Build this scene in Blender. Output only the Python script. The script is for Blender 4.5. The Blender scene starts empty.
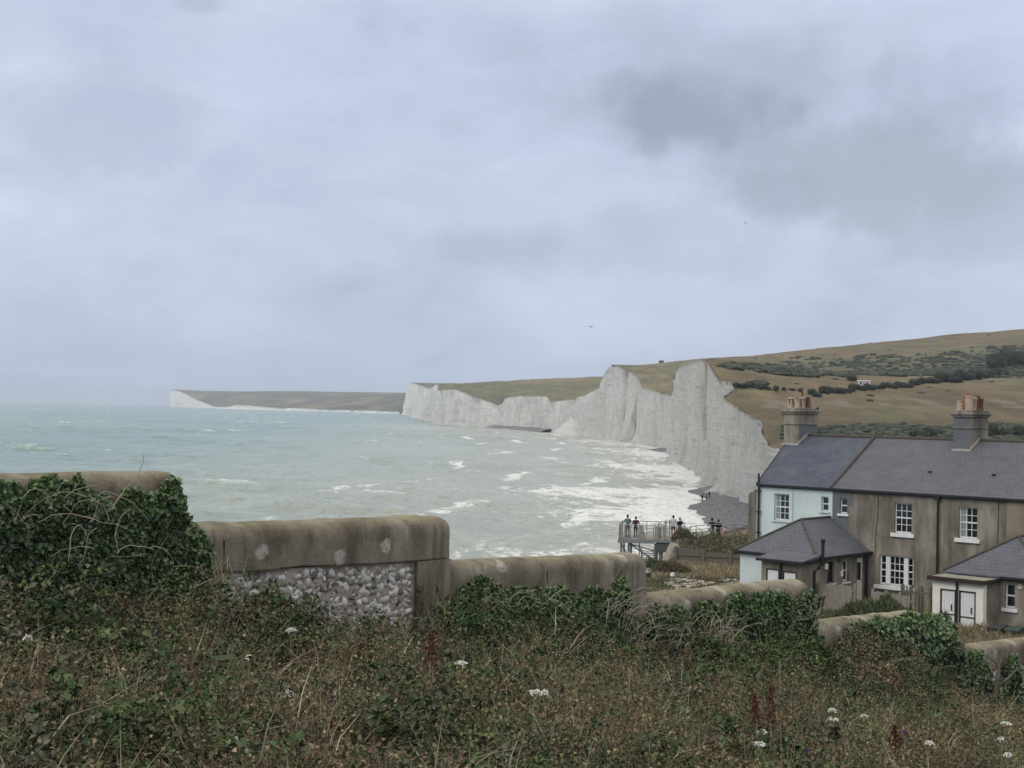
import bpy, bmesh, math, random
import numpy as np
from mathutils import Vector, Matrix, noise
random.seed(7); RNG = np.random.default_rng(11)
S = bpy.context.scene
C = S.collection
HAZE_D = 9.0e-5
EYE = 20.0                     # metres above the sea
FP = 1400.0                    # focal length in pixels
PI = math.pi
def R(a): return math.radians(a)
# ------------------------------------------------------------------ camera
_p = math.atan(24/FP); _r = math.atan(.0175)
cF = Vector((0, math.cos(_p), math.sin(_p))); R0 = Vector((1,0,0)); U0 = Vector((0,-math.sin(_p), math.cos(_p)))
cR = math.cos(_r)*R0 + math.sin(_r)*U0; cU = -math.sin(_r)*R0 + math.cos(_r)*U0
def P(px, py, D):
    px, py, D = float(px), float(py), float(D)
    d = cF + (px-512)/FP*cR + (384-py)/FP*cU
    v = d*(D/d.y); return Vector((v.x, v.y, v.z+EYE))
def eyeline(px): return 399.0 + .0175*px
cam = bpy.data.cameras.new('camera'); cam.lens = 36*FP/1024; cam.sensor_width = 36
cam.clip_start = .1; cam.clip_end = 60000
co = bpy.data.objects.new('camera', cam); C.objects.link(co)
m4 = Matrix((cR, cU, -cF)).transposed().to_4x4(); m4.translation = Vector((0,0,EYE)); co.matrix_world = m4
S.camera = co
S.render.resolution_x = 1024; S.render.resolution_y = 768
S.view_settings.view_transform = 'Standard'; S.view_settings.look = 'None'
S.view_settings.exposure = .17; S.view_settings.gamma = 1
# ------------------------------------------------------------------ tagging
def tag(o, label=None, cat=None, group=None, kind=None):
    if label: o['label'] = label
    if cat: o['category'] = cat
    if group: o['group'] = group
    if kind: o['kind'] = kind
    return o
def empty(name, loc=(0,0,0), rz=0, label=None, cat=None, group=None):
    o = bpy.data.objects.new(name, None); C.objects.link(o); o.location = loc; o.rotation_euler = (0,0,rz)
    o.empty_display_size = .2
    return tag(o, label, cat, group)
def copy_tree(o, parent=None):
    c = o.copy(); C.objects.link(c); c.parent = parent
    for ch in o.children: copy_tree(ch, c)
    return c
# ------------------------------------------------------------------ materials
def srgb(h):
    v = [int(h[i:i+2],16)/255 for i in (0,2,4)]
    return tuple((c/12.92 if c <= .04045 else ((c+.055)/1.055)**2.4) for c in v)+(1,)
class NT:
    def __init__(s, tree): s.t = tree; s.n = tree.nodes; s.l = tree.links
    def add(s, typ, **kw):
        n = s.n.new(typ)
        for k, v in kw.items():
            if k.startswith('i_'):
                key = k[2:]; key = int(key) if key.isdigit() else key.replace('_',' ')
                if hasattr(v, 'node'): s.l.new(v, n.inputs[key])
                else: n.inputs[key].default_value = v
            else: setattr(n, k, v)
        return n
    def noise(s, vec, scale, detail=4, rough=.55, dist=0):
        n = s.add('ShaderNodeTexNoise', i_Vector=vec, i_Scale=scale, i_Detail=detail, i_Roughness=rough, i_Distortion=dist); return n.outputs['Fac']
    def ramp(s, fac, pts):
        n = s.add('ShaderNodeValToRGB', i_Fac=fac); e = n.color_ramp.elements
        while len(e) < len(pts): e.new(.5)
        for q, (p, c) in zip(e, pts):
            q.position = p; q.color = c if len(c) == 4 else tuple(c)+(1,)
        return n.outputs['Color']
    def g(s, fac, a, b, va=0, vb=1):
        n = s.add('ShaderNodeMapRange', i_0=fac, i_1=a, i_2=b, i_3=va, i_4=vb); return n.outputs[0]
    def mix(s, f, a, b, mode='MIX'):
        n = s.add('ShaderNodeMix', data_type='RGBA', blend_type=mode)
        for k, v in ((0,f),(6,a),(7,b)):
            if hasattr(v,'node'): s.l.new(v, n.inputs[k])
            else: n.inputs[k].default_value = v
        return n.outputs[2]
    def math(s, op, a, b=0.0):
        n = s.add('ShaderNodeMath', operation=op, i_0=a, i_1=b); return n.outputs[0]
    def scale(s, vec, xyz):
        n = s.add('ShaderNodeMapping', i_Vector=vec); n.inputs['Scale'].default_value = xyz; return n.outputs[0]
    def bump(s, h, strength=.3, dist=.02):
        n = s.add('ShaderNodeBump', i_Height=h, i_Strength=strength, i_Distance=dist); return n.outputs[0]
def new_mat(name, rough=.8, spec=.3):
    m = bpy.data.materials.new(name); m.use_nodes = True; n = NT(m.node_tree)
    b = m.node_tree.nodes['Principled BSDF']; b.inputs['Roughness'].default_value = rough
    b.inputs['Specular IOR Level'].default_value = spec
    return m, n, b
def obj_co(n): return n.add('ShaderNodeTexCoord').outputs['Object']
def geo_co(n): return n.add('ShaderNodeNewGeometry').outputs['Position']
def L(n, a, b): n.l.new(a, b)
def plain(name, c1, c2, scale=6, rough=.7, spec=.3, bump=0, metal=0, dirt=None, stretch=(1,1,1)):
    m, n, b = new_mat(name, rough, spec); co_ = n.scale(obj_co(n), stretch)
    f = n.noise(co_, scale, 6, .6)
    col = n.mix(n.g(f,.3,.7), c1, c2)
    if dirt:
        f2 = n.noise(co_, scale*.25, 5, .65); col = n.mix(n.g(f2,.5,.75,0,.8), col, dirt)
    L(n, col, b.inputs['Base Color']); b.inputs['Metallic'].default_value = metal
    if bump: L(n, n.bump(n.noise(co_, scale*4, 5, .7), bump, .01), b.inputs['Normal'])
    return m
M = {}
M['white'] = plain('white_paint', srgb('dcdedd'), srgb('c9ccca'), 8, .5)
M['cream'] = plain('cream_render', srgb('dddbcf'), srgb('d2d0c3'), 3, .8, .2, .2)
M['blue_render'] = plain('pale_blue_render', srgb('c6d1d0'), srgb('bac6c7'), 1.2, .85, .2, .3, dirt=srgb('adb8b3'))
M['ridge'] = plain('ridge_cement', srgb('57534b'), srgb('46423b'), 6, .95, .1, .4)
M['blackmetal'] = plain('black_metal', srgb('17181b'), srgb('26272a'), 10, .45, .4)
M['greymetal'] = plain('galvanised_steel', srgb('6f7478'), srgb('8a8e90'), 10, .5, .5, 0, .4)
M['panel'] = plain('mesh_panel', srgb('7d7d74'), srgb('919085'), 10, .7)
M['glass'] = plain('dark_glass', srgb('0d1016'), srgb('1a1e26'), 1.5, .08, .6)  # opaque; the dark of the rooms behind is put into the pane colour
M['curtain'] = plain('net_curtain', srgb('8e9694'), srgb('767d80'), 14, .9, .1, stretch=(6,1,.4))
M['greypaint'] = plain('grey_painted_render', srgb('686b6e'), srgb('5d6064'), 3, .85, .2, .3)
M['potcream'] = plain('buff_clay', srgb('b3a28f'), srgb('978777'), 12, .85, .2)
M['potred'] = plain('red_clay', srgb('6f4a40'), srgb('5c3e37'), 12, .85, .2)
M['potorange'] = plain('orange_clay', srgb('9f7554'), srgb('876145'), 12, .85, .2)
M['timber'] = plain('weathered_timber', srgb('918c83'), srgb('6f6a62'), 5, .9, .1, .4, stretch=(8,8,.6))
M['darktimber'] = plain('old_timber', srgb('746f67'), srgb('57524b'), 5, .9, .1, .4, stretch=(1,1,6))
M['blackplastic'] = plain('black_plastic', srgb('1b1d20'), srgb('26282b'), 6, .5)
M['greenplastic'] = plain('green_plastic', srgb('23352b'), srgb('1c2c24'), 6, .5)
M['slab'] = plain('pale_slab', srgb('b2afa4'), srgb('8b887e'), 9, .9, .1, .3)
M['bark'] = plain('grey_bark', srgb('7d7468'), srgb('554d43'), 12, .9, .1, .3)
M['deadtwig'] = plain('dead_twig', srgb('a39a8b'), srgb('7a7164'), 9, .9, .1)
def mat_render():
    m, n, b = new_mat('weathered_brown_render', .92, .15); c = obj_co(n)
    a = n.noise(n.scale(c,(1,1,.35)), .9, 8, .65); st = n.noise(n.scale(c,(1,1,.08)), 3.2, 6, .6); f = n.noise(c, 9, 8, .7)
    col = n.ramp(a, [(.36, srgb('5e5a53')), (.48, srgb('78736a')), (.6, srgb('969084'))])
    col = n.mix(n.g(st,.5,.72,0,.65), col, srgb('4f4a42'))
    col = n.mix(n.g(n.noise(c, .55, 6,.7),.58,.7,0,.45), col, srgb('a09a8c'))
    col = n.mix(n.g(f,.35,.75,0,.35), col, srgb('5a5247'))
    L(n, col, b.inputs['Base Color']); L(n, n.bump(n.noise(c, 22, 6, .75), .5, .02), b.inputs['Normal']); return m
M['render'] = mat_render()
def mat_slate(name, c1, c2, c3):
    m, n, b = new_mat(name, .75, .15); c = obj_co(n)
    br = n.add('ShaderNodeTexBrick', i_Vector=c, i_Scale=1.25, i_Mortar_Size=.014, i_Bias=0.0, i_Brick_Width=.28, i_Row_Height=.22)
    br.inputs['Mortar Smooth'].default_value = .25
    br.inputs['Color1'].default_value = c1; br.inputs['Color2'].default_value = c2; br.inputs['Mortar'].default_value = c3
    f = n.noise(c, 1.3, 7, .65); col = n.mix(n.g(f,.4,.7,0,.55), br.outputs['Color'], n.mix(.5, c1, srgb('70727a')))
    f2 = n.noise(n.scale(c,(1,.3,1)), 5, 6, .7); col = n.mix(n.g(f2,.5,.8,0,.45), col, c3)
    L(n, col, b.inputs['Base Color'])
    f3 = n.noise(c, 7, 5, .7); col = n.mix(n.g(f3,.62,.72,0,.45), col, srgb('8b8a80')); L(n, col, b.inputs['Base Color']); L(n, n.bump(br.outputs['Fac'], -.6, .02), b.inputs['Normal']); return m
M['slate'] = mat_slate('grey_slate', srgb('55565b'), srgb('5b5c62'), srgb('3e3f45'))
M['slateblue'] = mat_slate('blue_grey_slate', srgb('454b56'), srgb('4b515d'), srgb('333842'))
def mat_coping():
    m, n, b = new_mat('cement_coping', .92, .15); c = obj_co(n)
    a = n.noise(n.scale(c,(1,1,.5)), 1.6, 9, .68)
    col = n.ramp(a, [(.36, srgb('574f44')), (.46, srgb('766d5f')), (.54, srgb('877e70')), (.64, srgb('a39c8e'))])
    st = n.noise(n.scale(c,(1,1,.12)), 5, 6, .65); col = n.mix(n.g(st,.5,.62,0,.65), col, srgb('4d473d'))
    sx2 = n.add('ShaderNodeSeparateXYZ', i_0=c); c2 = n.add('ShaderNodeCombineXYZ', i_0=sx2.outputs[0], i_1=sx2.outputs[2]).outputs[0]; vo = n.add('ShaderNodeTexVoronoi', voronoi_dimensions='2D', i_Vector=n.add('ShaderNodeVectorMath', operation='ADD', i_0=c2, i_1=n.add('ShaderNodeVectorMath', operation='SCALE', i_0=n.add('ShaderNodeTexNoise', i_Vector=c, i_Scale=14.0, i_Detail=4.0).outputs['Color'], i_3=.09).outputs[0]).outputs[0], i_Scale=1.9); sp = vo.outputs['Distance']
    rnd = n.add('ShaderNodeSeparateColor', i_0=vo.outputs['Color']).outputs[0]; lich = n.math('MULTIPLY', n.g(sp,.085,.13,1,0), n.g(rnd,.38,.42)); ring = n.math('MULTIPLY', lich, n.g(n.noise(c,22,4,.6),.35,.6,.35,1)); col = n.mix(n.math('MULTIPLY',ring,.9), col, srgb('b9b5ab'))
    pit = n.noise(c, 75, 3, .6); col = n.mix(n.g(pit,.60,.70,0,.5), col, srgb('b5ad9d')); col = n.mix(n.g(pit,.38,.28,0,.6), col, srgb('3d372e'))
    sp2 = n.noise(c, 7, 4, .6); col = n.mix(n.g(sp2,.66,.72,0,.6), col, srgb('3b362e'))
    ge = n.add('ShaderNodeNewGeometry').outputs['Normal']; sx = n.add('ShaderNodeSeparateXYZ', i_0=ge)
    up = n.math('MULTIPLY', n.g(sx.outputs[2], .45, .95), n.g(n.noise(c,4,6,.7),.38,.6)); col = n.mix(n.math('MULTIPLY',up,.6), col, srgb('8d8a6a'))
    f = n.noise(c, 40, 5, .7); col = n.mix(n.g(f,.3,.7,0,.3), col, srgb('575045'))
    L(n, col, b.inputs['Base Color'])
    L(n, n.bump(n.math('ADD', n.noise(c, 55, 5, .8), n.math('MULTIPLY', a, 3.0)), .55, .012), b.inputs['Normal']); return m
M['coping'] = mat_coping()
M['mortar'] = plain('lime_mortar', srgb('a39888'), srgb('7f7567'), 14, .95, .1, .6)
def mat_attr(name, rough=.6, spec=.25, nscale=40, amt=.35, bump=0, tint=None):
    m, n, b = new_mat(name, rough, spec)
    a = n.add('ShaderNodeAttribute', attribute_name='Col').outputs['Color']
    f = n.noise(geo_co(n), nscale, 4, .6)
    col = n.mix(n.g(f,.3,.75,0,amt), a, tint or (.02,.02,.015,1)); L(n, col, b.inputs['Base Color'])
    if bump: L(n, n.bump(n.noise(geo_co(n), nscale*2, 5, .7), bump, 1/nscale), b.inputs['Normal'])
    return m
M['leaf'] = mat_attr('leaf', .75, .18, 30, .2)
M['ivyleaf'] = mat_attr('ivy_leaf', .42, .45, 30, .25)
M['flint'] = mat_attr('flint', .55, .4, 28, .35, .3, srgb('6d6a66'))
M['scrubleaf'] = mat_attr('hill_scrub', .9, .1, 1.2, .5)
M['bushleaf'] = mat_attr('bush_leaf', .8, .15, 3, .3)
# ------------------------------------------------------------------ mesh builder
class MB:
    def __init__(s): s.v = []; s.f = []
    def add(s, vs, fs):
        k = len(s.v); s.v += [tuple(v) for v in vs]; s.f += [tuple(i+k for i in f) for f in fs]; return s
    def box(s, x0,x1,y0,y1,z0,z1):
        return s.add([(x0,y0,z0),(x1,y0,z0),(x1,y1,z0),(x0,y1,z0),(x0,y0,z1),(x1,y0,z1),(x1,y1,z1),(x0,y1,z1)],
            [(0,3,2,1),(4,5,6,7),(0,1,5,4),(1,2,6,5),(2,3,7,6),(3,0,4,7)])
    def hexa(s, b, t):   # 4 bottom + 4 top points
        return s.add(list(b)+list(t), [(0,3,2,1),(4,5,6,7),(0,1,5,4),(1,2,6,5),(2,3,7,6),(3,0,4,7)])
    def tube(s, pts, r, n=6, cap=True):
        pts = [Vector(p) for p in pts]; rs = r if isinstance(r,(list,tuple)) else [r]*len(pts); rings = []
        for i, p in enumerate(pts):
            d = (pts[min(i+1,len(pts)-1)]-pts[max(i-1,0)]).normalized()
            a = d.cross(Vector((0,0,1)) if abs(d.z) < .9 else Vector((1,0,0))).normalized(); b = d.cross(a)
            rings.append([p+rs[i]*(math.cos(2*PI*j/n)*a+math.sin(2*PI*j/n)*b) for j in range(n)])
        vs = [q for g_ in rings for q in g_]; fs = []
        for i in range(len(pts)-1):
            for j in range(n): fs.append((i*n+j, i*n+(j+1)%n, (i+1)*n+(j+1)%n, (i+1)*n+j))
        if cap: fs.append(tuple(range(n))[::-1]); fs.append(tuple((len(pts)-1)*n+j for j in range(n)))
        return s.add(vs, fs)
    def lathe(s, prof, n=12, c=(0,0,0)):
        vs = [(c[0]+r*math.cos(2*PI*j/n), c[1]+r*math.sin(2*PI*j/n), c[2]+z) for r, z in prof for j in range(n)]; fs = []
        for i in range(len(prof)-1):
            for j in range(n): fs.append((i*n+j, i*n+(j+1)%n, (i+1)*n+(j+1)%n, (i+1)*n+j))
        return s.add(vs, fs)
    def build(s, name, mat, parent=None, loc=(0,0,0), rz=0, smooth=False, bevel=0, seg=2):
        me = bpy.data.meshes.new(name); me.from_pydata(s.v, [], s.f); 
        if bevel:
            bm = bmesh.new(); bm.from_mesh(me); bmesh.ops.bevel(bm, geom=list(bm.edges), offset=bevel, segments=seg, affect='EDGES', profile=.5); bm.to_mesh(me); bm.free()
        me.materials.append(mat); o = bpy.data.objects.new(name, me); C.objects.link(o)
        o.location = loc; o.rotation_euler = (0,0,rz); o.parent = parent
        if smooth:
            for p in me.polygons: p.use_smooth = True
        return o
def np_mesh(name, V, F, mat, parent=None, col=None, smooth=False, k=None, loc=(0,0,0)):
    """V (n,3), F (m,k) integer faces, col (n,3)"""
    me = bpy.data.meshes.new(name); V = np.ascontiguousarray(V, dtype=np.float32); F = np.ascontiguousarray(F, dtype=np.int32)
    k = F.shape[1]
    me.vertices.add(len(V)); me.vertices.foreach_set('co', V.ravel())
    me.loops.add(F.size); me.loops.foreach_set('vertex_index', F.ravel())
    me.polygons.add(len(F)); me.polygons.foreach_set('loop_start', np.arange(0, F.size, k, dtype=np.int32))
    me.update(calc_edges=True)
    if smooth: me.polygons.foreach_set('use_smooth', np.ones(len(F), dtype=bool))
    if col is not None:
        a = me.color_attributes.new('Col', 'FLOAT_COLOR', 'POINT')
        c4 = np.ones((len(V),4), dtype=np.float32); c4[:,:3] = col; a.data.foreach_set('color', c4.ravel())
    me.materials.append(mat); me.validate()
    o = bpy.data.objects.new(name, me); C.objects.link(o); o.parent = parent; o.location = loc
    return o
def nz(x, y, z=0.0): return noise.noise(Vector((x,y,z)))
def fbm(x, y, z=0.0, o=5): return noise.fractal(Vector((x,y,z)), .9, 2.1, o)
def lerp(a,b,t): return a+(b-a)*t
def sm(t): t = max(0,min(1,t)); return t*t*(3-2*t)
def interp(x, xs, ys): return float(np.interp(x, xs, ys))
# ------------------------------------------------------------------ wall line and ground
def wD(px): return 1/(.1111-6.17e-5*px)
def wP(px): px = float(px); D = wD(px); return Vector(((px-512)/FP*D, D, 0))
W0 = wP(-60); Wd = (wP(1000)-wP(0)).normalized(); Wn = Vector((Wd.y,-Wd.x,0))   # Wn faces the camera
Wang = math.atan2(Wd.y, Wd.x)
def wt(px): return (wP(px)-W0).dot(Wd)
def plane_z(x, y):
    s = .19 if x > 0 else .10
    return -1.92 - s*x - .045*(y-6) - (.035*(y-11) if y > 11 else 0)
def back_z(x, y):
    z = interp(y, [9,13,20,35,50,67,74,87,90,100,112,130,200], [-2.6,-3.4,-5.2,-7.0,-8.3,-8.45,-8.95,-9.85,-9.4,-9.6,-10.0,-10.4,-9.6])
    return z
def G(x, y):
    s = -(Vector((x,y,0))-W0).dot(Wn)      # >0 behind the wall
    k = sm((s-.1)/2.2)
    z = lerp(max(plane_z(x,y),-7), back_z(x,y), k)
    return z + .05*fbm(x*.8,y*.8)
# coast: y -> x of the cliff edge, base and top (relative to the eye)
CST = [ # D, px base, px top, y top
 (3300,401.5,409,383.5),(2900,411,412,382.2),(2500,415,418,384),(1950,428,430,388),(1850,434,436,384),(1800,437,438.5,384),(1740,436,438,390),(1573,438,440,389.5),(1500,452,455,388.6),(1440,472,474,396),(1400,496,498,405),
 (1385,501,503,403.5),(1375,503,505,398),(1330,518,520.6,395.6),(1240,545,547,396),(1205,550,551,401.5),(1120,562,566,400),(1030,584,587,394.5),(992,596,599,386.6),
 (972,603,604.6,373.5),(950,608,611,364.4),(930,612,618,365),(895,622,630,372),(872,630,636,375),(845,640,641,386.6),(765,660,661,392.5),(705,669,671,395.6),(670,675,676,398),
 (650,672,675,392),(628,669.5,671.5,378),(585,675,679,365.5),(525,687,691,361),(455,697,701,358),(405,705,708,364),(384,711,712,369.5),(368,719,720,381),(352,738,741,383),(345,735,738,386),
 (332,722,724,396.5),(316,729,731.6,404),(300,742,743,412),(285,748,752,417),(270,756,762,422),(255,758,762,432),(245,758,768,442),(232,764,785,452)]
cD = np.array([c[0] for c in CST][::-1], float)
cXb = np.array([(c[1]-512)/FP*c[0] for c in CST][::-1])
cXt = np.array([(c[2]-512)/FP*c[0] for c in CST][::-1])
cZt = np.array([P(c[2],c[3],c[0]).z-EYE for c in CST][::-1])
nearD = np.array([22,32,44,58,70,80,92,103,112,125,150,180,205]); nearX = np.array([-70,-52,-32,-10,2.5,8.0,10.9,12.6,14.6,20,30,40,47.])
nearZ = np.array([-3.,-5,-7.3,-8.3,-8.7,-9.2,-9.5,-9.8,-10.1,-10.4,-10.6,-10.6,-10.4])
cD = np.concatenate([nearD,cD]); cXb = np.concatenate([nearX-1,cXb]); cXt = np.concatenate([nearX,cXt]); cZt = np.concatenate([nearZ,cZt])
def drop(x, y): return (x*x+y*y)/(2*6.371e6)
HW = np.array([0,60,150,300,600.])
HT = {232:(-8,-8,-8,-6,0),265:(-2,-5,-5,-4,0),300:(0,-3,-3,-1,4),372:(9,3,1,4,12),400:(13,6,4,8,18),450:(17,10,9,14,26),520:(18.5,14,14,20,34),620:(16,17,20,28,44),
 700:(9,17,24,36,52),760:(10,19,29,42,58),840:(15,25,36,48,64),950:(31,34.5,42,57.5,75),1000:(28,36,46,64,82),1150:(12,28,40,57,74),1230:(12,20,30,44,60),1400:(3,14,24,36,50),
 1573:(26,27,32,42,55),1800:(30,32,38,48,62),2000:(32,35,41,50,66),2500:(38,38,40,46,50),2900:(49,49,49,49,49),3300:(50,48,44,40,34)}
hy = np.array(sorted(HT)); hz = np.array([HT[k] for k in sorted(HT)], float)
def hill(w, y):
    w = max(0,w); row = [np.interp(y, hy, hz[:,j]) for j in range(5)]
    return float(np.interp(w, HW, row))
def hill_s(w, y):   # smoothed along both
    a = .03*y
    return (hill(w,y-a)+2*hill(w,y)+hill(w,y+a)+hill(w*.85,y)+hill(w*1.15,y))/6
def land_z(x, y):
    xt = interp(y, cD, cXt); zt = interp(y, cD, cZt); w = x-xt
    if y < 130: inl = G(x,y)
    elif y < 250: inl = lerp(G(x,130), hill_s(w,250), sm((y-130)/120))
    else: inl = hill_s(w, y)
    k = sm(w/(6+.03*y)); z = lerp(zt, inl, k)
    if y > 130: z += k*(.0016*y)*fbm(x*.02,y*.02,3)*.6 + k*.5*fbm(x*.08,y*.08,1)*.5
    return z
# ================================================================== WORLD
w = bpy.data.worlds.new('World'); S.world = w; w.use_nodes = True
n = NT(w.node_tree); n.n.clear()
SUN_EL, SUN_AZ = R(42), R(236)
sky = n.add('ShaderNodeTexSky', sky_type='NISHITA', sun_disc=False, sun_elevation=SUN_EL, sun_rotation=SUN_AZ, air_density=1.2, dust_density=2)
bg1 = n.add('ShaderNodeBackground', i_Color=sky.outputs[0], i_Strength=.06)
gen = n.add('ShaderNodeTexCoord').outputs['Generated']
sep = n.add('ShaderNodeSeparateXYZ', i_0=gen); zz = sep.outputs[2]
den = n.math('ADD', n.math('MAXIMUM', zz, 0.0), .38)
pv = n.add('ShaderNodeCombineXYZ', i_0=n.math('DIVIDE', sep.outputs[0], den), i_1=n.math('DIVIDE', sep.outputs[1], den), i_2=zz).outputs[0]
big = n.noise(pv, 1.3, 3, .5, .3); med = n.noise(pv, 3.6, 7, .58, .4)
fine = n.noise(pv, 9.0, 6, .6, .4); cl = n.math('ADD', n.math('MULTIPLY', big, .5), n.math('ADD', n.math('MULTIPLY', med, .38), n.math('MULTIPLY', fine, .12)))
col = n.ramp(cl, [(.36, srgb('a8b2c7')), (.45, srgb('b9c4db')), (.53, srgb('c5cfe4')), (.62, srgb('d5dcef'))])
# large cloud banks with ragged edges, placed by compass direction
def bank(px, py, rx, ry, amp, colr, colin, seed):
    d = (cF + (px-512)/FP*cR + (384-py)/FP*cU).normalized()
    dv = n.add('ShaderNodeVectorMath', operation='SUBTRACT', i_0=gen, i_1=tuple(d)).outputs[0]
    rot = n.add('ShaderNodeMapping', i_Vector=dv); rot.inputs['Scale'].default_value = (FP/rx, .0, FP/ry); rot.inputs['Rotation'].default_value = (0, R(seed), 0)
    rot.vector_type = 'POINT'
    wv = n.add('ShaderNodeTexNoise', i_Vector=gen, i_Scale=12.0, i_Detail=8.0, i_Roughness=.62)
    wo = n.add('ShaderNodeVectorMath', operation='SUBTRACT', i_0=wv.outputs['Color'], i_1=(.5,.5,.5)).outputs[0]
    ws = n.add('ShaderNodeVectorMath', operation='SCALE', i_0=wo); ws.inputs['Scale'].default_value = 2.1
    ad = n.add('ShaderNodeVectorMath', operation='ADD', i_0=rot.outputs[0], i_1=ws.outputs[0]).outputs[0]
    ln = n.add('ShaderNodeVectorMath', operation='LENGTH', i_0=ad).outputs['Value']
    f = n.g(ln, 1.05, .25, 0, amp); f.node.interpolation_type = 'SMOOTHERSTEP'
    fr = n.add('ShaderNodeVectorMath', operation='DOT_PRODUCT', i_0=gen, i_1=tuple(d)).outputs['Value']
    f = n.math('MULTIPLY', f, n.g(fr, .7, .9))
    return n.mix(f, colin, colr)
col = bank(690, 112, 130, 52, .95, srgb('98a1b3'), col, 16)
col = bank(770, 60, 150, 60, .5, srgb('a9b1c2'), col, 24)
col = bank(960, 215, 130, 95, .6, srgb('a7afc3'), col, 10)
col = bank(640, 30, 90, 40, .35, srgb('adb5ca'), col, 10)
col = bank(660, 245, 130, 45, .45, srgb('aab2c6'), col, 8)
col = bank(915, 20, 160, 60, .45, srgb('ced8ef'), col, 0)
col = bank(530, 130, 110, 90, .35, srgb('c6d0e8'), col, 0)
col = bank(860, 170, 200, 75, .75, srgb('a3abba'), col, 18)
col = bank(780, 200, 60, 40, .55, srgb('9da5b5'), col, 0)
col = bank(480, 245, 95, 36, .6, srgb('a9b1c4'), col, 5)
col = bank(90, 120, 110, 70, .4, srgb('a9b5cb'), col, -10)
col = bank(200, 5, 30, 12, .5, srgb('a4b0c0'), col, 10)
col = bank(330, 90, 220, 80, .35, srgb('cbd6ee'), col, 0)
# air near the horizon
hz_ = n.g(zz, .0, .17, 1, 0); col = n.mix(n.math('MULTIPLY', hz_, .55), col, n.mix(n.g(sep.outputs[0], -.35, .2), srgb('98aecb'), srgb('bcc6d8')))
# brightening overhead as under any overcast
col = n.mix(n.g(zz, .27, .6, 0, 1), col, srgb('e2e0db')); gain = n.g(zz, .27, .8, 1.0, 1.8)
bg2 = n.add('ShaderNodeBackground', i_Color=col, i_Strength=gain)
mx = n.add('ShaderNodeMixShader', i_0=.93); L(n, bg1.outputs[0], mx.inputs[1]); L(n, bg2.outputs[0], mx.inputs[2])
out = n.add('ShaderNodeOutputWorld'); L(n, mx.outputs[0], out.inputs[0])
sl = bpy.data.lights.new('sun', 'SUN'); sl.energy = 1.0; sl.angle = R(25); sl.color = (1,.96,.9)
so = bpy.data.objects.new('sun', sl); C.objects.link(so)
sdir = Vector((math.cos(SUN_EL)*math.sin(SUN_AZ), math.cos(SUN_EL)*math.cos(SUN_AZ), math.sin(SUN_EL)))
so.rotation_euler = sdir.to_track_quat('Z','Y').to_euler()
# ================================================================== SEA
def mat_sea():
    m, n, b = new_mat('sea_water', .25, .36); b.inputs['IOR'].default_value = 1.33
    g = geo_co(n); at = n.add('ShaderNodeAttribute', attribute_name='Col').outputs['Color']
    sp = n.add('ShaderNodeSeparateColor', i_0=at); shore, crest, near = sp.outputs[0], sp.outputs[1], sp.outputs[2]
    wv = n.add('ShaderNodeMapping', i_Vector=g); wv.inputs['Rotation'].default_value = (0,0,R(-14)); wv.inputs['Scale'].default_value = (.8,.42,1); wv = wv.outputs[0]
    big = n.noise(wv, .005, 5, .6); mid = n.noise(wv, .10, 7, .7, .5); sml = n.noise(wv, .7, 7, .75, .4)
    deep = n.mix(n.g(big,.4,.6), srgb('587870'), srgb('6d8c82'))
    milky = n.mix(n.g(big,.4,.6), srgb('8d907f'), srgb('a4a392'))
    base = n.mix(shore, deep, milky)
    base = n.mix(n.g(mid,.45,.60,0,.5), base, n.mix(shore, srgb('7d9894'), srgb('aeada0')))
    base = n.mix(n.g(sml,.50,.60,0,.45), base, n.mix(shore, srgb('3c5657'), srgb('666a60')))  # light and dark of the waves are mixed into the water colour
    fo = n.noise(n.scale(wv,(1,.6,1)), .16, 10, .78, 1.2); fo2 = n.noise(wv, .33, 8, .75, .6); sm_ = n.math('ADD', n.math('MULTIPLY', fo,.65), n.math('MULTIPLY', fo2,.35))
    thr = n.g(near, 0, 1, .66, .42)
    soft = n.math('MULTIPLY', n.g(n.math('SUBTRACT', sm_, thr), -.015, .05), n.g(near,.02,.2))
    cap = n.math('MULTIPLY', crest, n.g(fo2,.42,.56))
    f = n.math('MAXIMUM', soft, cap)
    lace = n.g(n.noise(wv, .9, 8, .85, .8), .40, .52, .3, 1)
    f = n.math('MULTIPLY', f, lace)
    L(n, n.mix(f, base, srgb('dcdedd')), b.inputs['Base Color']); L(n, n.g(f,0,1,.22,.9), b.inputs['Roughness'])
    h = n.math('ADD', n.math('MULTIPLY', n.noise(wv, .4, 6, .7), 1.0), n.math('MULTIPLY', n.noise(wv,1.6,5,.7),.25))
    L(n, n.bump(h, .9, 1.0), b.inputs['Normal']); return m
def xwater(y): return interp(y, [60,100,140,190,225,257,275,300,322,345,365,385,420,460,537,600,650,700,1200], [6,9,14,24,30,33,32.6,36,42,40,46,54,56,58,64,64,72,68,30])
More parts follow.
